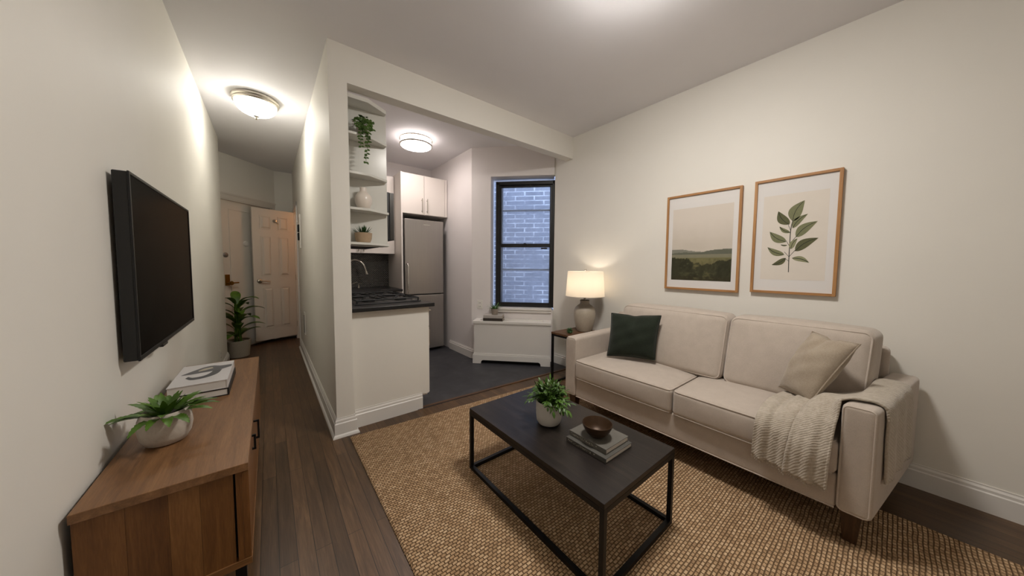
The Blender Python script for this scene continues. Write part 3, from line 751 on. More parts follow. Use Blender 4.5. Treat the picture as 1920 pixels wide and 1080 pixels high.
# tall plant at the end of the hall
c = Vector((-.345,5.42,.0))
t = thing('potted_plant', 'tall leafy plant in grey pot on the floor by the entry door', 'potted plant', c)
pot(t, [(.105,.001),(.112,.006),(.132,.20),(.134,.222),(.122,.224),(.118,.20)], c, M['potgrey'], .195, .118)
mb = MB(); st = MB()
rows = [(.36,1.05,.36),(.45,1.0,.38),(.55,1.05,.38),(.65,1.05,.38),(.74,1.1,.34),(.80,1.3,.30)]
for (h0, e0, L0) in rows:
    n = 4 if h0 < .7 else 3
    for k in range(n):
        a = RND.uniform(0,.6)+2*PI*k/n+h0*7
        e = e0+RND.uniform(-.15,.15); b = c+Vector((.022*math.cos(a), .022*math.sin(a), h0-.10))
        d = Vector((math.cos(a)*math.cos(e), math.sin(a)*math.cos(e), math.sin(e)))
        mb.leaf(b, d, (0,0,1), L0*RND.uniform(.75,1.1)*.86, .105, RND.uniform(1.0,1.8), .25, 12, lambda t: max(.05, math.sin(PI*min(1,(t*.94+.05)**1.1))**.8))
for k in range(7):
    a = 2*PI*k/7; st.tube(bez([c+Vector((.035*math.cos(a), .035*math.sin(a), .19)), c+Vector((.025*math.cos(a), .025*math.sin(a), .4)), c+Vector((.02*math.cos(a), .02*math.sin(a), .70))], 8), .008, 8)
mb.build('foliage', M['dracaena'], t, smooth=180, fix=False); st.build('stem', M['dracaena'], t)

# bushy herb on the coffee table
ZT = .386
c = Vector((1.175,1.145,ZT))
t = thing('potted_plant', 'bushy green plant in white pot on the black coffee table', 'potted plant', c)
pot(t, [(.048,.0005),(.058,.004),(.066,.018),(.070,.05),(.0705,.122),(.066,.124),(.063,.12),(.063,.105)], c, M['potwhite'], .108, .064)
mb = MB(); st = MB()
for k in range(84):
    a = RND.uniform(0,2*PI); e = RND.choice((.15,.45,.75,1.0,1.3,1.4))+RND.uniform(-.15,.15); L = RND.uniform(.06,.112); rr_ = RND.uniform(0,.042)
    b = c+Vector((rr_*math.cos(a), rr_*math.sin(a), .116))
    d = Vector((math.cos(a)*math.cos(e), math.sin(a)*math.cos(e), math.sin(e)))
    pts = bez([b, b+d*L*.5+Vector((0,0,.008)), b+d*L+Vector((0,0,-.012*(1.3-e)-(.03 if k % 9 == 0 and e < .6 else 0)))], 6)
    st.tube(pts, .0014, 5)
    for j in range(2, 7):
        for sg in ((-1, 1) if j < 6 else (0,)):
            tt = (pts[j]-pts[j-1]).normalized(); sd = tt.cross(Vector((0,0,1))).normalized()*sg
            dv = tt*.8+sd*RND.uniform(.5,.9)+Vector((0,0,RND.uniform(-.3,.3)))
            mb.leaf(pts[j], dv, (RND.uniform(-.4,.4),RND.uniform(-.4,.4),1), RND.uniform(.022,.038), RND.uniform(.010,.016), RND.uniform(.1,.9), .2, 5)
mb.build('foliage', M['herb'], t, smooth=180, fix=False); st.build('stem', M['herb'], t)

# trailing plant on the open shelf
c = Vector((.592,2.575,2.2065))
t = thing('trailing_plant', 'trailing vine in grey pot on the upper open shelf', 'potted plant', c)
pot(t, [(.034,0),(.040,.004),(.047,.075),(.043,.075),(.041,.06)], c, M['concrete'], .064, .042)
mb = MB(); st = MB()
def vine(a, L, down):
    b = c+Vector((.03*math.cos(a), .03*math.sin(a), .08))
    o = Vector((c.x+.060*math.cos(a), 2.499, c.z+.078+RND.uniform(0,.02)))
    e = Vector((o.x+RND.uniform(-.015,.02), 2.492, o.z-.05-down))
    m_ = o.lerp(e, .5)+Vector((RND.uniform(-.02,.02), -.004, 0))
    pts = bez([b, o+Vector((0,0,.012)), m_, e], 7+int(down*32))
    st.tube(pts, .0015, 5)
    for j in range(2, len(pts)):
        for sg in (-1,1):
            dv = Vector((sg*RND.uniform(.5,1), RND.uniform(-.6,-.1), RND.uniform(-.7,.3)))
            mb.leaf(pts[j], dv, (0,-1,.5), RND.uniform(.018,.028), RND.uniform(.017,.023), .6, .15, 4)
for a, dn in ((-2.4,.02),(-2.0,.13),(-1.45,.25),(-1.1,.10),(-.6,.0),(-2.8,.0),(-1.7,.03)): vine(a, .2, dn)
for k in range(40):
    a = RND.uniform(0,2*PI); r = .055*math.sqrt(RND.random()); b = c+Vector((r*math.cos(a), r*math.sin(a)*.9, .085+RND.uniform(0,.05)))
    mb.leaf(b, (math.cos(a), math.sin(a)*.6, RND.uniform(-.1,.8)), (0,0,1), RND.uniform(.022,.034), RND.uniform(.018,.026), .6, .15, 4)
mb.build('foliage', M['vine'], t, smooth=180, fix=False); st.build('stem', M['vine'], t)

# vase, succulent bowl
c = Vector((.588,2.585,1.6635))
t = MB().lathe([(.034,0),(.042,.006),(.058,.04),(.062,.07),(.056,.10),(.040,.122),(.026,.134),(.0235,.142),(.025,.162),(.024,.164),(.019,.162),(.018,.13)], c, 48).build('vase', M['vase'], loc=c)
tag(t, 'cream ceramic bottle vase on the open kitchen shelf', 'vase')
c = Vector((.582,2.58,1.4065))
t = thing('potted_succulent', 'spiky succulent in tan bowl on the lowest open shelf', 'potted plant', c)
pot(t, [(.040,0),(.048,.004),(.058,.03),(.062,.075),(.058,.076),(.055,.06)], c, M['pottan'], .066, .056)
mb = MB()
for k in range(64):
    a = RND.uniform(0,2*PI); e = RND.uniform(.35,1.5); d = Vector((math.cos(a)*math.cos(e), math.sin(a)*math.cos(e), math.sin(e)))
    if d.y > .3: d.y *= .5
    mb.leaf(c+Vector((.03*math.cos(a)*math.cos(e), .03*math.sin(a)*math.cos(e), .068)), d, (0,0,1), RND.uniform(.05,.075), .012, -.2, .4, 5, lambda t: (1-t)**.7)
mb.build('foliage', M['succ'], t, smooth=180, fix=False)

# ------------------------------------------------------------------ media cabinet, television, books
CX0, CX1, CY0, CY1, CZ0 = -.418, -.070, 1.272, 2.715, .255
t = thing('media_cabinet', 'low brown wooden media cabinet along the left wall', 'cabinet', ((CX0+CX1)/2,(CY0+CY1)/2,0))
MB().box(CX0, CX1, CY0, CY1, ZC-.026, ZC).build('top', M['walnut'], t, bevel=.002)
MB().box(CX0, CX1-.0, CY0+.004, CY1-.004, CZ0, CZ0+.022).build('bottom_rail', M['walnutx'], t, bevel=.001)
tn = [wood('walnut_board_%d' % k, *c3, (16,16,1.2), rough=.45) for k, c3 in enumerate((('#593818','#744c26','#8a6034'),('#4d2f14','#67421f','#7d542b'),('#5f3d1c','#7a522b','#90663a'),('#543416','#6e4823','#845b30')))]
xs = [CX0+.002, CX0+.09, CX0+.17, CX0+.235, CX1-.038]
mb = MB()
for k in range(4):
    mb.cur = k; mb.box(xs[k], xs[k+1]-.0006, CY0+.009, CY0+.024, CZ0+.022, ZC-.0265)
mb.build('side_panel', tn, t, smooth=0)
MB().box(CX0+.002, CX1-.04, CY1-.024, CY1-.009, CZ0+.022, ZC-.0265).build('side_panel', M['walnutv'], t)
MB().box(CX1-.033, CX1-.018, CY0+.006, CY0+.026, CZ0+.022, ZC-.0265).build('corner_stile', M['walnutv'], t, bevel=.001)
MB().box(CX0+.002, CX1-.036, CY0+.03, CY1-.03, CZ0+.022, ZC-.03).build('carcass', M['dark'], t)
for (y0, y1, hy) in ((CY0+.006, 1.612, 1.540), (1.616, 1.985, 1.695), (1.989, CY1-.006, None)):
    d = MB().box(CX1-.018, CX1-.001, y0, y1, CZ0+.024, ZC-.029).build('door', M['walnutv'], t, bevel=.001)
    if hy:
        pr, za, zb_ = (.008, .515, .567) if hy < 1.6 else (.015, .487, .561)
        MB().rod((CX1-.001,hy,za),(CX1+pr,hy,za),.007).rod((CX1-.001,hy,zb_),(CX1+pr,hy,zb_),.007).rod((CX1+pr,hy,za-.0035),(CX1+pr,hy,zb_+.0035),.007).build('handle', M['black'], d)
for (x, y) in ((CX0+.03,CY0+.04),(CX1-.03,CY0+.04),(CX0+.03,CY1-.04),(CX1-.03,CY1-.04)):
    MB().rod((x,y,0),(x,y,CZ0),.028).build('leg', M['black'], t)
TY0, TY1, TZ0, TZ1, TX = 1.715, 2.76, .878, 1.567, -.378
t = thing('television', 'large flat black television mounted on the left wall', 'television', (XL,2.2,1.2))
MB().box(XL+.012, TX-.004, TY0+.002, TY1-.002, TZ0+.002, TZ1-.002).build('back_shell', M['blackp'], t, bevel=.004)
mb = MB(); b = .011
mb.box(TX-.006, TX, TY0, TY1, TZ1-b, TZ1); mb.box(TX-.006, TX, TY0, TY1, TZ0, TZ0+b*1.5); mb.box(TX-.006, TX, TY0, TY0+b, TZ0+b*1.5, TZ1-b); mb.box(TX-.006, TX, TY1-b, TY1, TZ0+b*1.5, TZ1-b)
mb.build('bezel', plain('tv_bezel', '#1b1b1c', .4, .4), t, bevel=.0015)
MB().box(TX-.006, TX-.003, TY0+b, TY1-b, TZ0+b*1.5, TZ1-b).build('screen', M['screen'], t, smooth=0)
MB().box(TX-.012, TX+.001, 2.02, 2.10, TZ0-.012, TZ0).build('sensor', M['blackp'], t, bevel=.002)
MB().box(XL+.0005, XL+.012, 2.0, 2.45, 1.05, 1.4).build('wall_bracket', M['black'], t)

def jacket(Mx, T, L, W, cv):
    mb = MB(); mb.m = Mx @ Matrix.Translation((0,0,T+.0004))
    def poly(pts, mi):
        mb.cur = mi; mb.add([(p[0]*W, p[1]*L, 0) for p in pts], [tuple(range(len(pts)))])
    # an abstract brushed grey shape: a broad sweep with a pointed tail and a hooked foot (measured from the far spine corner)
    def band(up, lo, mi, n=18):
        p = bez([(1-u, 1-v, 0) for u, v in up], n); q = bez([(1-u, 1-v, 0) for u, v in lo], n)
        for k in range(n): poly([(q[k].x,q[k].y),(q[k+1].x,q[k+1].y),(p[k+1].x,p[k+1].y),(p[k].x,p[k].y)], mi)
    band([(.09,.53),(.25,.67),(.42,.80),(.60,.84),(.76,.78),(.985,.78)], [(.09,.51),(.28,.50),(.48,.52),(.64,.53),(.80,.57),(.985,.66)], 0)
    band([(.66,.56),(.60,.42),(.50,.34),(.34,.33),(.24,.40)], [(.82,.56),(.76,.36),(.58,.24),(.34,.22),(.20,.34)], 1)
    mb.m = mb.m @ Matrix.Translation((0,0,.0003))
    band([(.36,.64),(.46,.73),(.60,.75)], [(.38,.60),(.50,.63),(.63,.69)], 2, 8)
    mb.build('jacket_art', [plain('jacket_grey', '#5a5a5c', .5, nscale=25, var=.35), plain('jacket_charcoal', '#4a4a4d', .5, nscale=30, var=.3), plain('jacket_cream', '#b9b09c', .5)], cv, smooth=0)
# spine toward +x (into the hall)
def cabbook(z, dx=0, dy=0): return flat(-.172+dx, 2.37+dy, z, PI)
book('lower large black edged book on the wooden cabinet', cabbook(ZC+.0005, .004, .004), .375, .206, .036, M['blackbook'], M['pagesw'], 'large books on the cabinet', board=.0045)
book('white large book with grey brushed shape on top of cabinet stack', cabbook(ZC+.0372), .372, .202, .042, M['whitebook'], M['pagesw'], 'large books on the cabinet', board=.0035, extra=jacket)

# ------------------------------------------------------------------ rug
x0, x1, y0, y1 = .42, 2.42, -.95, 2.335
mb = MB()
def rugtop(u, v):
    yb = 2.375-(x1-x0)*u*.055; y = y0+(yb-y0)*v; x = x0+(x1-.165*max(0,(y+.1)/2.4)-x0)*u
    e = min(u*(x1-x0), (1-u)*(x1-x0), v*(yb-y0), (1-v)*(yb-y0))
    return (x+.0015*math.sin(y*330)*(1 if u in (0,1) else 0), y, .004+.009*min(1, e/.012)**.5)
us = [0,.002,.005,.5,.995,.998,1]; vs_l = [0,.002,.004]+[.004+.992*k/300 for k in range(1,300)]+[.996,.998,1]
vv_ = []
for u in us: vv_ += [rugtop(u, q) for q in vs_l]
fs = [(i*len(vs_l)+j, (i+1)*len(vs_l)+j, (i+1)*len(vs_l)+j+1, i*len(vs_l)+j+1) for i in range(len(us)-1) for j in range(len(vs_l)-1)]
mb.add(vv_, fs); mb.prism([(x0+.003,y0+.003),(x1-.003,y0+.003),(x1-.003,-.1),(x1-.168,2.262),(x0+.003,2.371)], .0006, .0045)
tag(mb.build('area_rug', M['jute'], loc=(1.4,.7,0), smooth=60), 'woven straw coloured jute rug under the coffee table', 'rug')
RZ = .013

# ------------------------------------------------------------------ coffee table
TX0, TX1, TY0, TY1 = .918, 1.478, .612, 1.555
t = thing('coffee_table', 'dark wood coffee table with black metal frame on the rug', 'coffee table', ((TX0+TX1)/2,(TY0+TY1)/2,RZ))
MB().box(TX0, TX1, TY0, TY1, ZT-.022, ZT-.0005).build('tabletop', M['espresso'], t, bevel=.002)
k = .020; h = k/2
for (x, y) in ((TX0+h,TY0+h),(TX1-h,TY0+h),(TX0+h,TY1-h),(TX1-h,TY1-h)):
    MB().box(x-h, x+h, y-h, y+h, RZ, ZT-.0225).build('leg', M['black'], t, bevel=.001)
mb = MB(); z0, z1 = ZT-.0425, ZT-.0225
mb.box(TX0+k, TX1-k, TY0, TY0+k, z0, z1); mb.box(TX0+k, TX1-k, TY1-k, TY1, z0, z1); mb.box(TX0, TX0+k, TY0+k, TY1-k, z0, z1); mb.box(TX1-k, TX1, TY0+k, TY1-k, z0, z1)
mb.build('top_frame', M['black'], t)
mb = MB(); z0, z1 = RZ, RZ+k
mb.box(TX0+k, TX1-k, TY0, TY0+k, z0, z1); mb.box(TX0+k, TX1-k, TY1-k, TY1, z0, z1); mb.box(TX0, TX0+k, TY0+k, TY1-k, z0, z1); mb.box(TX1-k, TX1, TY0+k, TY1-k, z0, z1)
mb.build('bottom_frame', M['black'], t)
book('lower grey book of the coffee table stack', flat(1.116,.742,ZT,0), .225, .207, .021, M['greybook2'], M['pages'], 'books on the coffee table', title=3)
book('upper grey book under the bronze bowl', flat(1.142,.760,ZT+.0214,0), .21, .18, .023, M['greybook'], M['pages'], 'books on the coffee table', title=5)
c = Vector((1.207,.855,ZT+.0446))
t = MB().lathe([(0,0),(.026,0),(.034,.004),(.056,.026),(.067,.048),(.070,.062),(.068,.064),(.065,.060),(.054,.030),(.034,.010),(0,.006)], c, 56).build('bowl', M['bronze'], loc=c)
tag(t, 'small dark bronze bowl on the coffee table books', 'bowl')

# ------------------------------------------------------------------ side table, lamp
SX0, SX1, SY0, SY1, SZ = 2.30, 2.72, 1.775, 2.225, .552
t = thing('side_table', 'wood topped side table with black legs behind the sofa arm', 'side table', (2.5,2.0,0))
MB().box(SX0, SX1, SY0, SY1, SZ-.02, SZ).build('tabletop', M['sidew'], t, bevel=.002)
for (x, y) in ((SX0+.012,SY0+.012),(SX1-.012,SY0+.012),(SX0+.012,SY1-.012),(SX1-.012,SY1-.012)):
    MB().rod((x,y,.0),(x,y,SZ-.0205),.02).build('leg', M['black'], t)
for z, nm in ((SZ-.0305, 'top_rail'), (.012, 'bottom_rail')):
    mb = MB()
    for y in (SY0+.012, SY1-.012): mb.rod((SX0+.002,y,z),(SX1-.002,y,z),.019)
    for x in (SX0+.012, SX1-.012): mb.rod((x,SY0+.002,z),(x,SY1-.002,z),.0188)
    mb.build(nm, M['black'], t)
c = Vector((2.615,2.045,SZ+.0005))
t = thing('table_lamp', 'lit table lamp with white drum shade and stoneware base', 'lamp', c)
MB().lathe([(.066,0),(.075,.004),(.090,.04),(.106,.11),(.113,.17),(.110,.215),(.098,.248),(.072,.273),(.052,.286),(.047,.298),(.047,.322),(.050,.328),(.042,.331),(0,.332)], c, 56).build('base', M['lampb'], t)
MB().lathe([(.012,.331),(.012,.352),(.008,.357),(.008,.45),(0,.451)], c, 16).build('neck', M['nickel'], t)
zb, zt = .372, .632
MB().lathe([(.203,zb),(.200,zb+.003),(.1825,zt-.003),(.180,zt),(.178,zt),(.198,zb+.003),(.201,zb)], c, 72).build('lamp_shade', M['shade'], t)
MB().lathe([(.0035,zt-.17),(.0035,zt+.006),(.008,zt+.010),(.009,zt+.018),(.004,zt+.026),(0,zt+.027)], c, 16).build('finial', M['nickel'], t)
mb = MB()
for k in range(3):
    a = k*2*PI/3+.4; mb.tube([c+Vector((0,0,zt-.004)), c+Vector((.179*math.cos(a), .179*math.sin(a), zt-.004))], .002, 6)
mb.build('shade_ring', M['nickel'], t)
MB().lathe([(0,.45),(.018,.455),(.03,.49),(.024,.52),(0,.53)], c, 20).build('bulb', M['bulb'], t)
c = Vector((2.40,2.06,SZ+.0005)); mb = MB()
t = None
for k in range(34):
    a = RND.uniform(0,2*PI); e = RND.uniform(-.1,1.4); d = Vector((math.cos(a)*math.cos(e), math.sin(a)*math.cos(e), math.sin(e)))
    mb.leaf(c+Vector((0,0,.022))+d*.012, d, (0,0,1), RND.uniform(.022,.034), .022, 1.2, .2, 4)
mb.lathe([(0,0),(.02,0),(.026,.012),(.02,.026),(0,.03)], c, 14)
tag(mb.build('green_sprig', M['succ'], loc=c, smooth=180, fix=False), 'small clump of green leaves lying on the side table', 'plant')

# ------------------------------------------------------------------ sofa
SF = 1.962
t = thing('sofa', 'oatmeal fabric two seat sofa along the right wall', 'sofa', (2.38,.87,RZ))
def rrect(y0, y1, z0, z1, x, r, n=6):
    pts = []
    for (cy, cz, a0) in ((y1-r,z1-r,0),(y0+r,z1-r,PI/2),(y0+r,z0+r,PI),(y1-r,z0+r,3*PI/2)):
        for k in range(n+1):
            a = a0+PI/2*k/n; pts.append((x, cy+r*math.cos(a), cz+r*math.sin(a)))
    return pts
def rrect_h(x0, x1, y0, y1, z, r, n=6, fz=None):
    pts = []
    for (cx, cy, a0) in ((x1-r,y1-r,0),(x0+r,y1-r,PI/2),(x0+r,y0+r,PI),(x1-r,y0+r,3*PI/2)):
        for k in range(n+1):
            a = a0+PI/2*k/n; x = cx+r*math.cos(a); y = cy+r*math.sin(a); pts.append((x, y, z if fz is None else fz(x, y)))
    return pts
for (y0, y1) in ((1.615, 1.725), (.016, .124)):
    a = MB().rbox(((SF+2.80)/2, (y0+y1)/2, .40), ((2.80-SF)/2, (y1-y0)/2, .245), .022, 6, (0,.004,.004), mod=(lambda q: Vector((q.x, q.y-.15*(q.x+.419), q.z))) if y0 < .5 else None).build('arm', M['sofa'], t, smooth=60)
    p = MB().tube(rrect(y0+.007, y1-.007, .163, .637, SF+.006, .02), .0042, 8, True); p.build('piping', M['piping'], a)
MB().rbox((2.385, .87, .235), (.415, .748, .08), .015, 6).build('base', M['sofa'], t, smooth=60)
MB().tube([(SF+.010,.126,.158),(SF+.010,1.613,.158)], .004, 8).build('piping', M['piping'], t)
MB().rbox((2.765, .86, .475), (.055, .86, .315), .03, 6).build('back', M['sofa'], t, smooth=60)
for (y0, y1) in ((.842, 1.612), (.128, .836)):
    cx, hx = (1.945+2.55)/2, (2.55-1.945)/2
    q = MB().rbox((cx, (y0+y1)/2, .392), (hx, (y1-y0)/2, .078), .026, 10, (.010,.0,.028), mod=(lambda q: Vector((q.x, q.y-.14*(q.x+.30)*max(0,.5-q.y/.708), q.z))) if y0 < .5 else None).build('seat_cushion', M['sofa'], t, smooth=60)
    for z in (.3205, .4635):
        mb = MB(); mb.tube([(2.5,y0+.007,z),(1.975,y0+.007,z),(1.955,y0+.014,z),(1.9505,y0+.03,z)]+[(1.9505-.004*math.sin(PI*k/12), y0+.03+(y1-y0-.06)*k/12, z) for k in range(1,12)]+[(1.9505,y1-.03,z),(1.955,y1-.014,z),(1.975,y1-.007,z),(2.5,y1-.007,z)], .0045, 8)
        mb.build('piping', M['piping'], q)
for (y0, y1, side) in ((.70, 1.50, 0), (.055, .694, 1)):
    hz, hy, hx = .215, (y1-y0)/2, .105; cy = (y0+y1)/2
    def mod(q, y0=y0, cy=cy, side=side):
        q = q.copy(); s_ = (q.z+.215)/.43
        q.x += .13*s_
        if side: q.y -= .14*(q.x-.0)*max(0,.5-q.y/.64)
        return q
    q = MB().rbox((2.435, cy, .69), (hx, hy, hz), .045, 14, (.028,.006,.016), mod=mod).build('back_cushion', M['sofa'], t, smooth=70)
    # welt along the front seam
    pts = rrect(y0+.012, y1-.012, .69-hz+.012, .69+hz-.010, 0, .035)
    P2 = []
    for (x, y, z) in pts:
        s_ = (z-.475)/.43; yy = y
        if side and y < .3: yy = y+.14*.093-.02*s_
        P2.append((2.435-hx+.012+.13*s_, yy, z))
    MB().tube(P2, .0042, 8, True).build('piping', M['piping'], q)
for (x, y) in ((2.02,.075),(2.02,1.665),(2.74,.075),(2.74,1.665)):
    MB().add([(x-.022,y-.022,RZ if x < 2.4 else 0),(x+.022,y-.022,RZ if x < 2.4 else 0),(x+.022,y+.022,RZ if x < 2.4 else 0),(x-.022,y+.022,RZ if x < 2.4 else 0),(x-.034,y-.034,.157),(x+.034,y-.034,.157),(x+.034,y+.034,.157),(x-.034,y+.034,.157)],
        [(3,2,1,0),(4,5,6,7)]+[(i,(i+1)%4,4+(i+1)%4,4+i) for i in range(4)]).build('leg', M['legw'], t, bevel=.003)

def pillow(name, label, TL, TR, BR, BL, thick, mat, seam, chop=.0):
    TL, TR, BR, BL = map(Vector, (TL,TR,BR,BL)); cen = (TL+TR+BR+BL)/4
    nr = ((TR-TL)+(BR-BL)).cross((TL-BL)+(TR-BR)).normalized()
    if nr.x > 0: nr = -nr
    def P(u, v, sg):
        # pinch the edges inward between the corners
        a, b = 2*u-1, 2*v-1
        pu = a*(1-.055*(1-b*b)**1.0*abs(a)**3); pv = b*(1-.055*(1-a*a)*abs(b)**3)
        if b > 0: pv -= chop*math.exp(-(a/.20)**2)*b**3
        uu, vv = (pu+1)/2, (pv+1)/2
        q = BL*(1-uu)*(1-vv)+BR*uu*(1-vv)+TL*(1-uu)*vv+TR*uu*vv
        th = thick/2*(max(0,1-a*a)**.55)*(max(0,1-b*b)**.55)
        dent = 1-.35*math.exp(-(a/.16)**2-((b-.75)/.3)**2)*(1 if chop else 0)
        wr = 1+.05*math.sin(7*a+3*b)*(1-abs(b))+.035*math.sin(11*b-5*a)
        return q+nr*sg*th*dent*wr
    n = 30; mb = MB()
    mb.grid(lambda u, v: P(u, v, 1), n, n); mb.grid(lambda u, v: P(u, v, -1), n, n)
    import bmesh
    o = mb.build(name, mat, loc=cen, smooth=80, fix=False)
    bm = bmesh.new(); bm.from_mesh(o.data); bmesh.ops.remove_doubles(bm, verts=bm.verts, dist=.0004); bmesh.ops.recalc_face_normals(bm, faces=bm.faces); bm.to_mesh(o.data); bm.free()
    tag(o, label, 'pillow', 'throw pillows on the sofa')
    ring = [P(k/24,0,0) for k in range(24)]+[P(1,k/24,0) for k in range(24)]+[P(1-k/24,1,0) for k in range(24)]+[P(0,1-k/24,0) for k in range(24)]
    MB().tube(ring, .0035, 6, True).build('seam_piping', seam, o)
    return o
pillow('throw_pillow', 'dark green velvet pillow at the left end of the sofa', (2.27,1.492,.843), (2.36,1.115,.862), (2.27,1.108,.532), (2.16,1.452,.505), .15, M['green'], M['green'], .05)
pillow('throw_pillow', 'tan linen pillow tilted at the right end of the sofa', (2.37,.277,.885), (2.23,.093,.872), (2.10,.238,.566), (2.27,.392,.552), .15, M['tan'], M['tan'], .07)

# throw blanket over arm, seat and front
def yin(x): return .124-.15*(x-1.962)
def yout(x): return .016-.15*(x-1.962)
EA = bez([(1.924,.420,.282),(1.926,.417,.40),(1.940,.413,.470),(2.02,.405,.500),(2.16,.39,.512),(2.32,.33,.522),(2.42,.20,.535),(2.46,yin(2.46)+.008,.60),(2.48,yin(2.48)-.01,.656),(2.50,yout(2.5)+.02,.657),(2.50,yout(2.5)-.008,.62),(2.50,yout(2.5)-.012,.48),(2.50,yout(2.5)-.016,.30)], 90)
EB = bez([(1.924,.152,.262),(1.924,.150,.36),(1.930,.146,.44),(1.942,.140,.51),(1.962,.134,.555),(1.975,.131,.60),(1.99,.128,.635),(2.012,.108,.655),(2.03,.070,.658),(2.042,.026,.655),(2.05,yout(2.05)-.007,.62),(2.055,yout(2.055)-.009,.48),(2.07,yout(2.07)-.012,.30)], 90)
def sst(a, b, x):
    x = min(1, max(0, (x-a)/(b-a))); return x*x*(3-2*x)
def thr(u, v):
    i = v*90; k = min(int(i), 89); f = i-k
    a = EA[k].lerp(EA[k+1], f); b = EB[k].lerp(EB[k+1], f)
    p = a.lerp(b, u)
    # an upper fold lies over the rest along one crease, with soft ripples either side
    cz = .47+.10*v/.4
    over = .020*sst(cz-.012, cz+.012, u)*(1-.5*sst(cz+.1, 1, u))
    rip = .007*(1+math.cos((u-.12)*2*PI*3.1+v*3))+.004*(1+math.cos(u*2*PI*6.3+1.3-v*5))
    d = over+rip
    w1 = sst(.10, .24, v)                              # hanging -> lying on the seat
    w2 = sst(.40, .58, v)                              # seat -> up and over the arm
    p.x -= (.004+d)*(1-w1); p.z += (.010+d*.8)*w1*(1-w2)+.003*w2
    if .22 < v < .60: p.z += .012*math.sin(PI*(v-.22)/.38)*math.sin(PI*u)
    if v > .75: p.y -= .002+.004*(1+math.sin(u*17))*sst(.78, .9, v)
    if v < .03: p.z += .004*math.sin(u*37)
    return p
mb = MB(); mb.grid(thr, 90, 130)
tb = mb.build('throw_blanket', M['throw'], loc=(2.1,.2,.6), smooth=180, solid=.007)
tag(tb, 'cream knitted throw draped over the right sofa arm and seat', 'blanket')
mb = MB()
for k in range(74):
    p = thr(k/73, 0); mb.tube([p, p+Vector((RND.uniform(-.002,.002), RND.uniform(-.003,.003), -.010-RND.random()*.006))], .0016, 4)
mb.build('fringe', M['throw'], tb)
MB().tube([thr(1, k/110) for k in range(111)], .0055, 8).build('hem', M['throw'], tb)

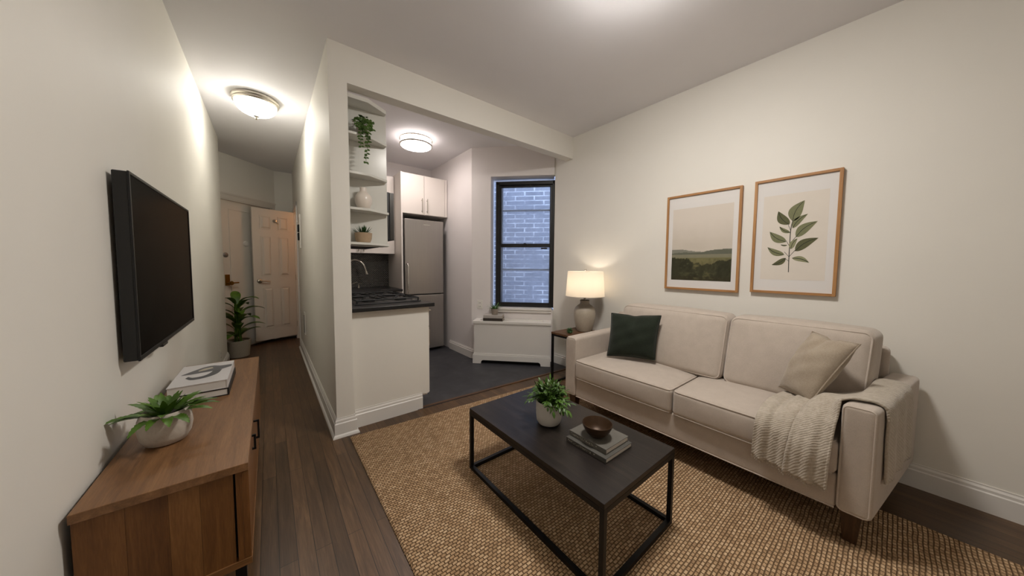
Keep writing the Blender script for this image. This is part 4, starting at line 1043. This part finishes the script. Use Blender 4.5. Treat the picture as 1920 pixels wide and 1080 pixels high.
# ------------------------------------------------------------------ framed pictures on the right wall
def picture(name, label, y0, y1, z0, z1, my, mzt, mzb, art):
    t = thing(name, label, 'framed picture', (XR,(y0+y1)/2,(z0+z1)/2), 'framed prints over the sofa')
    f = .017; xf = XR-.028
    mb = MB(); mb.cur = 0; mb.box(xf, XR-.001, y0, y0+f, z0, z1); mb.box(xf, XR-.001, y1-f, y1, z0, z1)
    mb.cur = 1; mb.box(xf, XR-.001, y0+f, y1-f, z1-f, z1); mb.box(xf, XR-.001, y0+f, y1-f, z0, z0+f)
    mb.build('frame', [M['oak'], M['oakh']], t, bevel=.0012)
    MB().box(XR-.016, XR-.004, y0+f, y1-f, z0+f, z1-f).build('mat_board', M['mat'], t, smooth=0)
    art(t, y0+my, y1-my, z0+mzb, z1-mzt, XR-.0165)
    return t
def landscape(t, y0, y1, z0, z1, x):
    n, m = 110, 150; rnd = random.Random(4)
    me = bpy.data.meshes.new('landscape_print')
    # value noise
    tab = [[rnd.random() for _ in range(64)] for _ in range(64)]
    def vn(a, b):
        i, j = int(math.floor(a)), int(math.floor(b)); fa, fb = a-i, b-j; fa = fa*fa*(3-2*fa); fb = fb*fb*(3-2*fb)
        g = lambda p, q: tab[p % 64][q % 64]
        return (g(i,j)*(1-fa)+g(i+1,j)*fa)*(1-fb)+(g(i,j+1)*(1-fa)+g(i+1,j+1)*fa)*fb
    fbm = lambda a, b: sum(vn(a*2**k, b*2**k+9*k)/2**k for k in range(4))/1.875
    hx = lambda s: Vector(lin(s)[:3])
    def col(u, v):                                     # u left to right as seen, v up
        k = fbm(u*6, v*6); c = hx('#c4bbae').lerp(hx('#d4cbc0'), min(1, max(0, (v-.45)*2)+.4*k))
        c = c.lerp(hx('#b5ad9f'), .35*max(0, 1-abs(v-.50)/.10)*fbm(u*3+2, v*14))
        h1 = .415+.03*math.sin(u*6+1)*.6+.03*(fbm(u*5, 3)-.5); h2 = .385+.05*max(0,u-.45)*1.6+.04*(fbm(u*4+7, 5)-.5)
        if v < h1: c = hx('#86857a').lerp(hx('#75766a'), k)
        if v < h2: c = hx('#5d5f52').lerp(hx('#6f7063'), k)
        if v < .355: c = hx('#86836f').lerp(hx('#716f58'), min(1, (.355-v)*6+.5*k))
        fg = .22+.115*max(0,1-u/.55)**.8+.07*max(0,(u-.62)/.38)+.075*(fbm(u*13, 1)-.5)+.03*(fbm(u*40, 8)-.5)
        if v < fg: c = hx('#2d2e22').lerp(hx('#4b4a34'), k)
        elif v < .31:
            c = hx('#6d6a4b').lerp(hx('#4c4a33'), min(1, (.30-v)*4)).lerp(hx('#847c55'), .5*k)
        if v < .06: c = c.lerp(hx('#3a3526'), .6)
        if v < .3: c = c.lerp(hx('#1f2018'), .55*max(0, fbm(u*24, v*16)-.42)*2).lerp(hx('#8a8358'), .7*max(0, fbm(u*17+3, v*30)-.5)*2*math.exp(-((u-.5)/.25)**2))
        return c
    vs = [(0, y1+(y0-y1)*i/n, z0+(z1-z0)*j/m) for i in range(n+1) for j in range(m+1)]
    fs = [(i*(m+1)+j, (i+1)*(m+1)+j, (i+1)*(m+1)+j+1, i*(m+1)+j+1) for i in range(n) for j in range(m)]
    base = t.location
    me.from_pydata([(x-base.x, v[1]-base.y, v[2]-base.z) for v in vs], [], fs)
    ca = me.color_attributes.new('paint', 'FLOAT_COLOR', 'POINT'); flatc = []
    for i in range(n+1):
        for j in range(m+1):
            c = col(i/n, j/m); flatc += [c.x, c.y, c.z, 1]
    ca.data.foreach_set('color', flatc)
    T = NT('landscape_watercolour'); at = T.n('VertexColor'); at.layer_name = 'paint'; T.base(at.outputs['Color']); T.set(.85, spec=.2)
    me.materials.append(T.mat); o = bpy.data.objects.new('landscape_print', me); C.objects.link(o); o.parent = t
def botanical(t, y0, y1, z0, z1, x):
    mb = MB(); mb.cur = 0; W, Hh = y1-y0, z1-z0
    mb.box(x, x+.0005, y0, y1, z0, z1)
    def Q(u, v, k=1): return Vector((x-.0004*k, y1-u*W, z0+v*Hh))
    def stem(pts, w):
        p = bez([Q(a, b, 1) for a, b in pts], 14)
        for i in range(14):
            d = (p[i+1]-p[i]).normalized(); s_ = Vector((0, d.z, -d.y))*w
            mb.cur = 1; mb.add([p[i]-s_, p[i]+s_, p[i+1]+s_, p[i+1]-s_], [(0,1,2,3)])
    def lf(a, b, wid, mi):
        A_, B_ = Vector(a), Vector(b); d = B_-A_; s_ = Vector((-d.y*Hh/W, d.x*W/Hh)); n = 14; up = []; dn = []
        for k in range(n+1):
            q = k/n; ww = math.sin(PI*q**.8)**.9*wid*.5*(1-.12*q); c_ = A_+d*q
            c_ = c_+s_*(.10*math.sin(PI*q))
            up.append(c_+s_*ww); dn.append(c_-s_*ww)
        mb.cur = mi
        for k in range(n): mb.add([Q(*up[k],2), Q(*up[k+1],2), Q(*dn[k+1],2), Q(*dn[k],2)], [(0,1,2,3)])
        mb.cur = 1
        for k in range(n-1):
            c0 = A_+d*(k/n)+s_*(.10*math.sin(PI*k/n)); c1 = A_+d*((k+1)/n)+s_*(.10*math.sin(PI*(k+1)/n)); e = s_.normalized()*.004
            mb.add([Q(*(c0-e),3), Q(*(c0+e),3), Q(*(c1+e),3), Q(*(c1-e),3)], [(0,1,2,3)])
    stem([(.465,.09),(.46,.25),(.46,.45),(.465,.60),(.50,.72)], .0022)
    stem([(.46,.22),(.41,.245)], .0012); stem([(.46,.27),(.38,.33)], .0012); stem([(.46,.39),(.40,.46)], .0012); stem([(.46,.27),(.56,.355)], .0014); stem([(.46,.42),(.55,.50)], .0014); stem([(.465,.57),(.42,.64)], .0012)
    for a, b, w, m_ in (((.41,.255),(.185,.175),.42,2),((.51,.255),(.77,.20),.40,4),((.38,.295),(.10,.39),.40,3),((.55,.335),(.88,.475),.44,2),((.40,.445),(.125,.575),.46,3),
                        ((.55,.495),(.855,.66),.44,3),((.455,.55),(.28,.63),.36,3),((.49,.60),(.71,.75),.36,3),((.435,.645),(.25,.81),.50,2),((.485,.68),(.65,.905),.52,3),((.42,.405),(.315,.415),.34,4),((.48,.36),(.575,.48),.44,4)):
        lf(a, b, w, m_)
    mb.build('botanical_print', [M['paper'], M['stemk'], M['pleaf1'], M['pleaf2'], M['pleaf3']], t, smooth=0, fix=False)
picture('framed_picture', 'oak framed misty green landscape, left of the two pictures', .755, 1.312, 1.043, 1.858, .052, .118, .082, landscape)
picture('framed_picture', 'oak framed leaf branch print, right of the two pictures', .236, .680, 1.056, 1.866, .055, .118, .098, botanical)

# ------------------------------------------------------------------ camera
yw, pt, rl = math.radians(38.5038), math.radians(3.2679), math.radians(.4253)
fwd = Vector((math.sin(yw)*math.cos(pt), math.cos(yw)*math.cos(pt), -math.sin(pt)))
right = Vector((math.cos(yw), -math.sin(yw), 0)); upv = right.cross(fwd)
r2 = right*math.cos(rl)+upv*math.sin(rl); u2 = upv*math.cos(rl)-right*math.sin(rl)
cam = bpy.data.cameras.new('camera'); co = bpy.data.objects.new('camera', cam); C.objects.link(co)
Mx = Matrix((r2, u2, -fwd)).transposed().to_4x4(); Mx.translation = (0,0,1.24); co.matrix_world = Mx
cam.sensor_fit = 'HORIZONTAL'; cam.sensor_width = 36; cam.lens = 573.6183/1920*36
cam.shift_y = (530.5648-540)/1920; cam.clip_start = .02
SC.camera = co

# ------------------------------------------------------------------ light
w = bpy.data.worlds.new('world'); SC.world = w; w.use_nodes = True
bg = w.node_tree.nodes['Background']; bg.inputs['Color'].default_value = lin('#b9cbea'); bg.inputs['Strength'].default_value = 4.2
def light(name, kind, loc, power, col, size=.1, rot=None):
    l = bpy.data.lights.new(name, kind); l.energy = power; l.color = lin(col)[:3]
    if kind == 'AREA': l.size = size
    else: l.shadow_soft_size = size
    o = bpy.data.objects.new(name, l); C.objects.link(o); o.location = loc
    if rot: o.rotation_euler = rot
    return o
light('bathroom_bulb', 'POINT', (.95,5.75,2.1), 2.5, '#ffb070', .06)

SC.view_settings.view_transform = 'Standard'; SC.view_settings.look = 'None'; SC.view_settings.gamma = 1
SC.view_settings.exposure = .58; SC.view_settings.use_curve_mapping = False
SC.cycles.max_bounces = 8; SC.cycles.diffuse_bounces = 5; SC.cycles.sample_clamp_indirect = 6
SC.cycles.use_denoising = True
